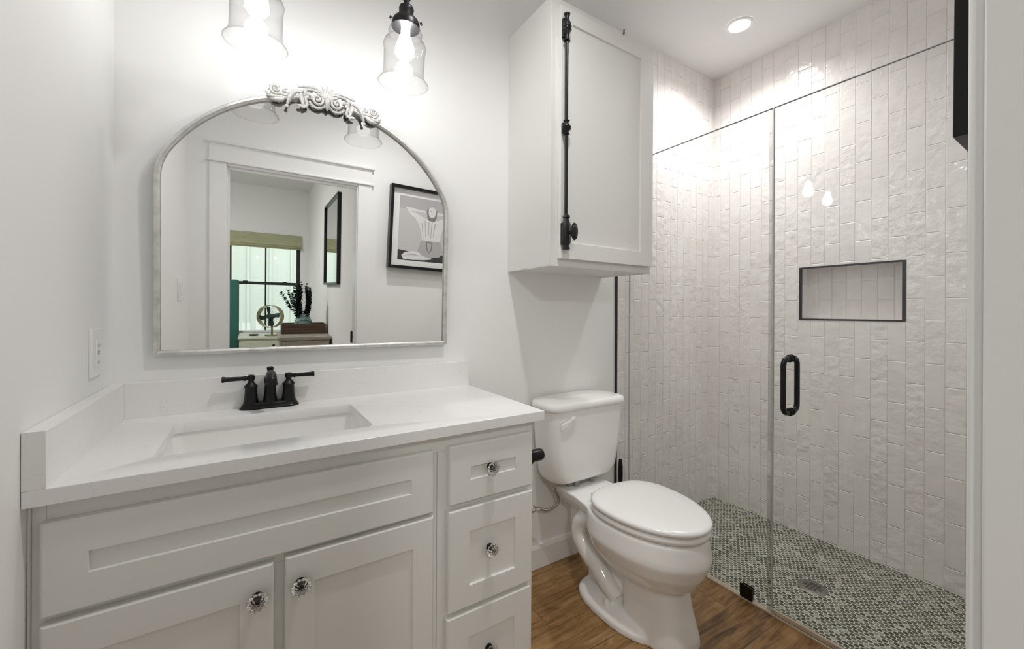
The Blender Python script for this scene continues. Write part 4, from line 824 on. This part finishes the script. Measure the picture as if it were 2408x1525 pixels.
# nightstand, fan, dish
ns = empty('nightstand', (0.34, -5.1, 0), 'cream painted nightstand under the bedroom window', 'nightstand'); pns = P_(ns)
pns(MB().box(0.14, 0.62, -5.40, -4.84, 0.05, 0.585), 'carcass', M['cream'], bevel=0.004)
pns(MB().box(0.125, 0.635, -5.42, -4.815, 0.585, 0.613), 'top', M['cream'], bevel=0.006)
for z0, z1 in ((0.07, 0.30), (0.32, 0.56)):
    dd = pns(MB().box(0.16, 0.60, -4.842, -4.825, z0, z1), 'drawer', M['cream'], bevel=0.003)
    pns(MB().lathe([(0.006, 0), (0.006, 0.012), (0.016, 0.016), (0.014, 0.026), (0, 0.028)], (0.53, -4.825, z1 - 0.06), (0, 1, 0)), 'knob', M['black'], under=dd)
for x in (0.16, 0.60):
    for y in (-5.38, -4.86): pns(MB().box(x - 0.02, x + 0.02, y - 0.02, y + 0.02, 0, 0.05), 'leg', M['cream'])
fn = empty('desk_fan', (0.515, -4.98, 0.6132), 'round brass drum fan on the cream nightstand by the window', 'fan'); pfn = P_(fn)
FC = Vector((0.495, -4.98, 0.878)); fd = Vector((-0.42, 0.90, 0.05)).normalized(); fa_ = fd.orthogonal().normalized(); fb_ = fd.cross(fa_)
pfn(MB().lathe([(0.152, -0.055), (0.155, -0.055), (0.155, 0.055), (0.150, 0.055), (0.150, -0.053)], FC, fd, 44, cap0=False, cap1=False), 'drum', M['brass'], angle=30)
gr = MB()
for sgn in (-1, 1):
    for k in range(24):
        v = fa_ * math.cos(2 * PI * k / 24) + fb_ * math.sin(2 * PI * k / 24); gr.tube([FC + fd * 0.05 * sgn + v * 0.03, FC + fd * 0.05 * sgn + v * 0.151], 0.0009, 5)
pfn(gr, 'grille', M['black'])
pfn(MB().lathe([(0.034, 0.040), (0.034, 0.054), (0.0, 0.056)], FC, fd, 24).lathe([(0.032, -0.08), (0.034, -0.01), (0.024, 0.02)], FC, fd, 24), 'motor', M['fanblade'])
for k in range(4):
    a = 2 * PI * k / 4 + 0.6; v = fa_ * math.cos(a) + fb_ * math.sin(a); u_ = fd.cross(v)
    bl_ = MB().loops([[FC + fd * (0.022 + h_) + v * r_ + (u_ * math.cos(0.5) + fd * math.sin(0.5)) * s_ for r_, s_ in ((0.02, -0.014), (0.07, -0.036), (0.125, -0.040), (0.137, -0.01), (0.125, 0.036), (0.07, 0.022), (0.02, 0.014))] for h_ in (0, 0.002)])
    pfn(bl_, 'blade', M['fanblade'], smooth=False)
pfn(MB().tube([(0.515, -5.01, 0.62), (0.515, -5.01, 0.74)], 0.013).tube([(0.515, -5.01, 0.74), tuple(FC - fd * 0.06)], 0.012), 'post', M['brass'])
pfn(MB().lathe([(0.085, 0), (0.088, 0.004), (0.086, 0.013), (0.02, 0.02)], (0.515, -5.0, 0.6132), (0, 0, 1), 36), 'base', M['brass'])
tag(MB().lathe([(0.03, 0), (0.05, 0.004), (0.062, 0.016), (0.060, 0.017), (0.045, 0.007), (0, 0.005)], (0.30, -5.05, 0.6132), (0, 0, 1), 28, cap0=True, cap1=False).build('trinket_dish', M['fanblade']), 'small dark dish lying on the cream nightstand left of the fan', 'dish')
# roman shade, framed mirror on the bedroom wall
rs = empty('roman_shade', (0.45, BY + 0.03, 2.065), 'raised olive linen roman shade over the bedroom window', 'window shade'); prs = P_(rs)
rb = MB(); pf_ = [(0.012, 2.064), (0.030, 2.064), (0.034, 1.95), (0.045, 1.905), (0.052, 1.90), (0.040, 1.893), (0.056, 1.878), (0.060, 1.873), (0.042, 1.868), (0.058, 1.853), (0.05, 1.848), (0.012, 1.85)]
rb.prism(pf_, (WX0 - 0.01, BY, 0), (0, 1, 0), (0, 0, 1), (1, 0, 0), WX1 - WX0 + 0.02)
prs(rb, 'fabric', M['shadecloth'], smooth=False, bevel=0.003)
prs(MB().box(WX0 - 0.008, WX1 + 0.008, BY + 0.002, BY + 0.012, 2.03, 2.066), 'headrail', M['trim'])
fm = empty('framed_wall_mirror', (1.0083, -3.06, 1.765), 'tall black framed mirror on the right bedroom wall above the dresser', 'mirror'); pfm = P_(fm)
my0, my1, mz0, mz1 = -3.53, -2.615, 1.327, 2.19
def mr(d, x): return [(x, my0 + d, mz0 + d), (x, my1 - d, mz0 + d), (x, my1 - d, mz1 - d), (x, my0 + d, mz1 - d)]
pfm(MB().loops([mr(0, 1.0075), mr(0, 0.975), mr(0.022, 0.975), mr(0.022, 0.992)], cap1=False, rev=True), 'frame', M['black'], smooth=False, bevel=0.001)
pfm(MB().box(0.990, 0.994, my0 + 0.021, my1 - 0.021, mz0 + 0.021, mz1 - 0.021), 'mirror_glass', M['mirror'], smooth=False)
# bed
bd = empty('bed', (-0.75, -4.4, 0), 'bed with teal upholstered headboard left of the nightstand', 'bed'); pbd = P_(bd)
pbd(MB().box(-1.60, 0.118, -5.545, -5.44, 0, 1.370), 'headboard', M['teal'], bevel=0.03, seg=4)
pbd(MB().box(-1.52, -0.03, -5.435, -3.38, 0.10, 0.30), 'frame', M['teal'], bevel=0.01)
pbd(MB().box(-1.50, -0.05, -5.43, -3.40, 0.30, 0.56), 'mattress', M['bedding'], bevel=0.05, seg=4)
tag(MB().box(-0.50, -0.06, -5.20, -4.70, 0.562, 0.68).build('throw_pillow', M['red'], bevel=0.055, seg=4), 'dark red pillow lying on the bed beside the nightstand', 'pillow')
# fill light added on the bedroom ceiling, outside the view, to brighten the rooms
bl = empty('bedroom_fill_light', (-0.6, -3.5, H), 'added round fill light on the bedroom ceiling, out of view', 'ceiling light'); pbl = P_(bl)
pbl(MB().lathe([(0.19, -0.03), (0.19, 0)], (-0.6, -3.5, H), (0, 0, 1), 36), 'rim', M['trim'])
pbl(MB().lathe([(0.0, -0.055), (0.10, -0.05), (0.17, -0.035), (0.175, -0.03)], (-0.6, -3.5, H), (0, 0, 1), 36, cap0=False, cap1=False), 'diffuser', emit('fill light diffuser', (1.0, 0.98, 0.95), BED_FILL_W / (PI * 0.097)))
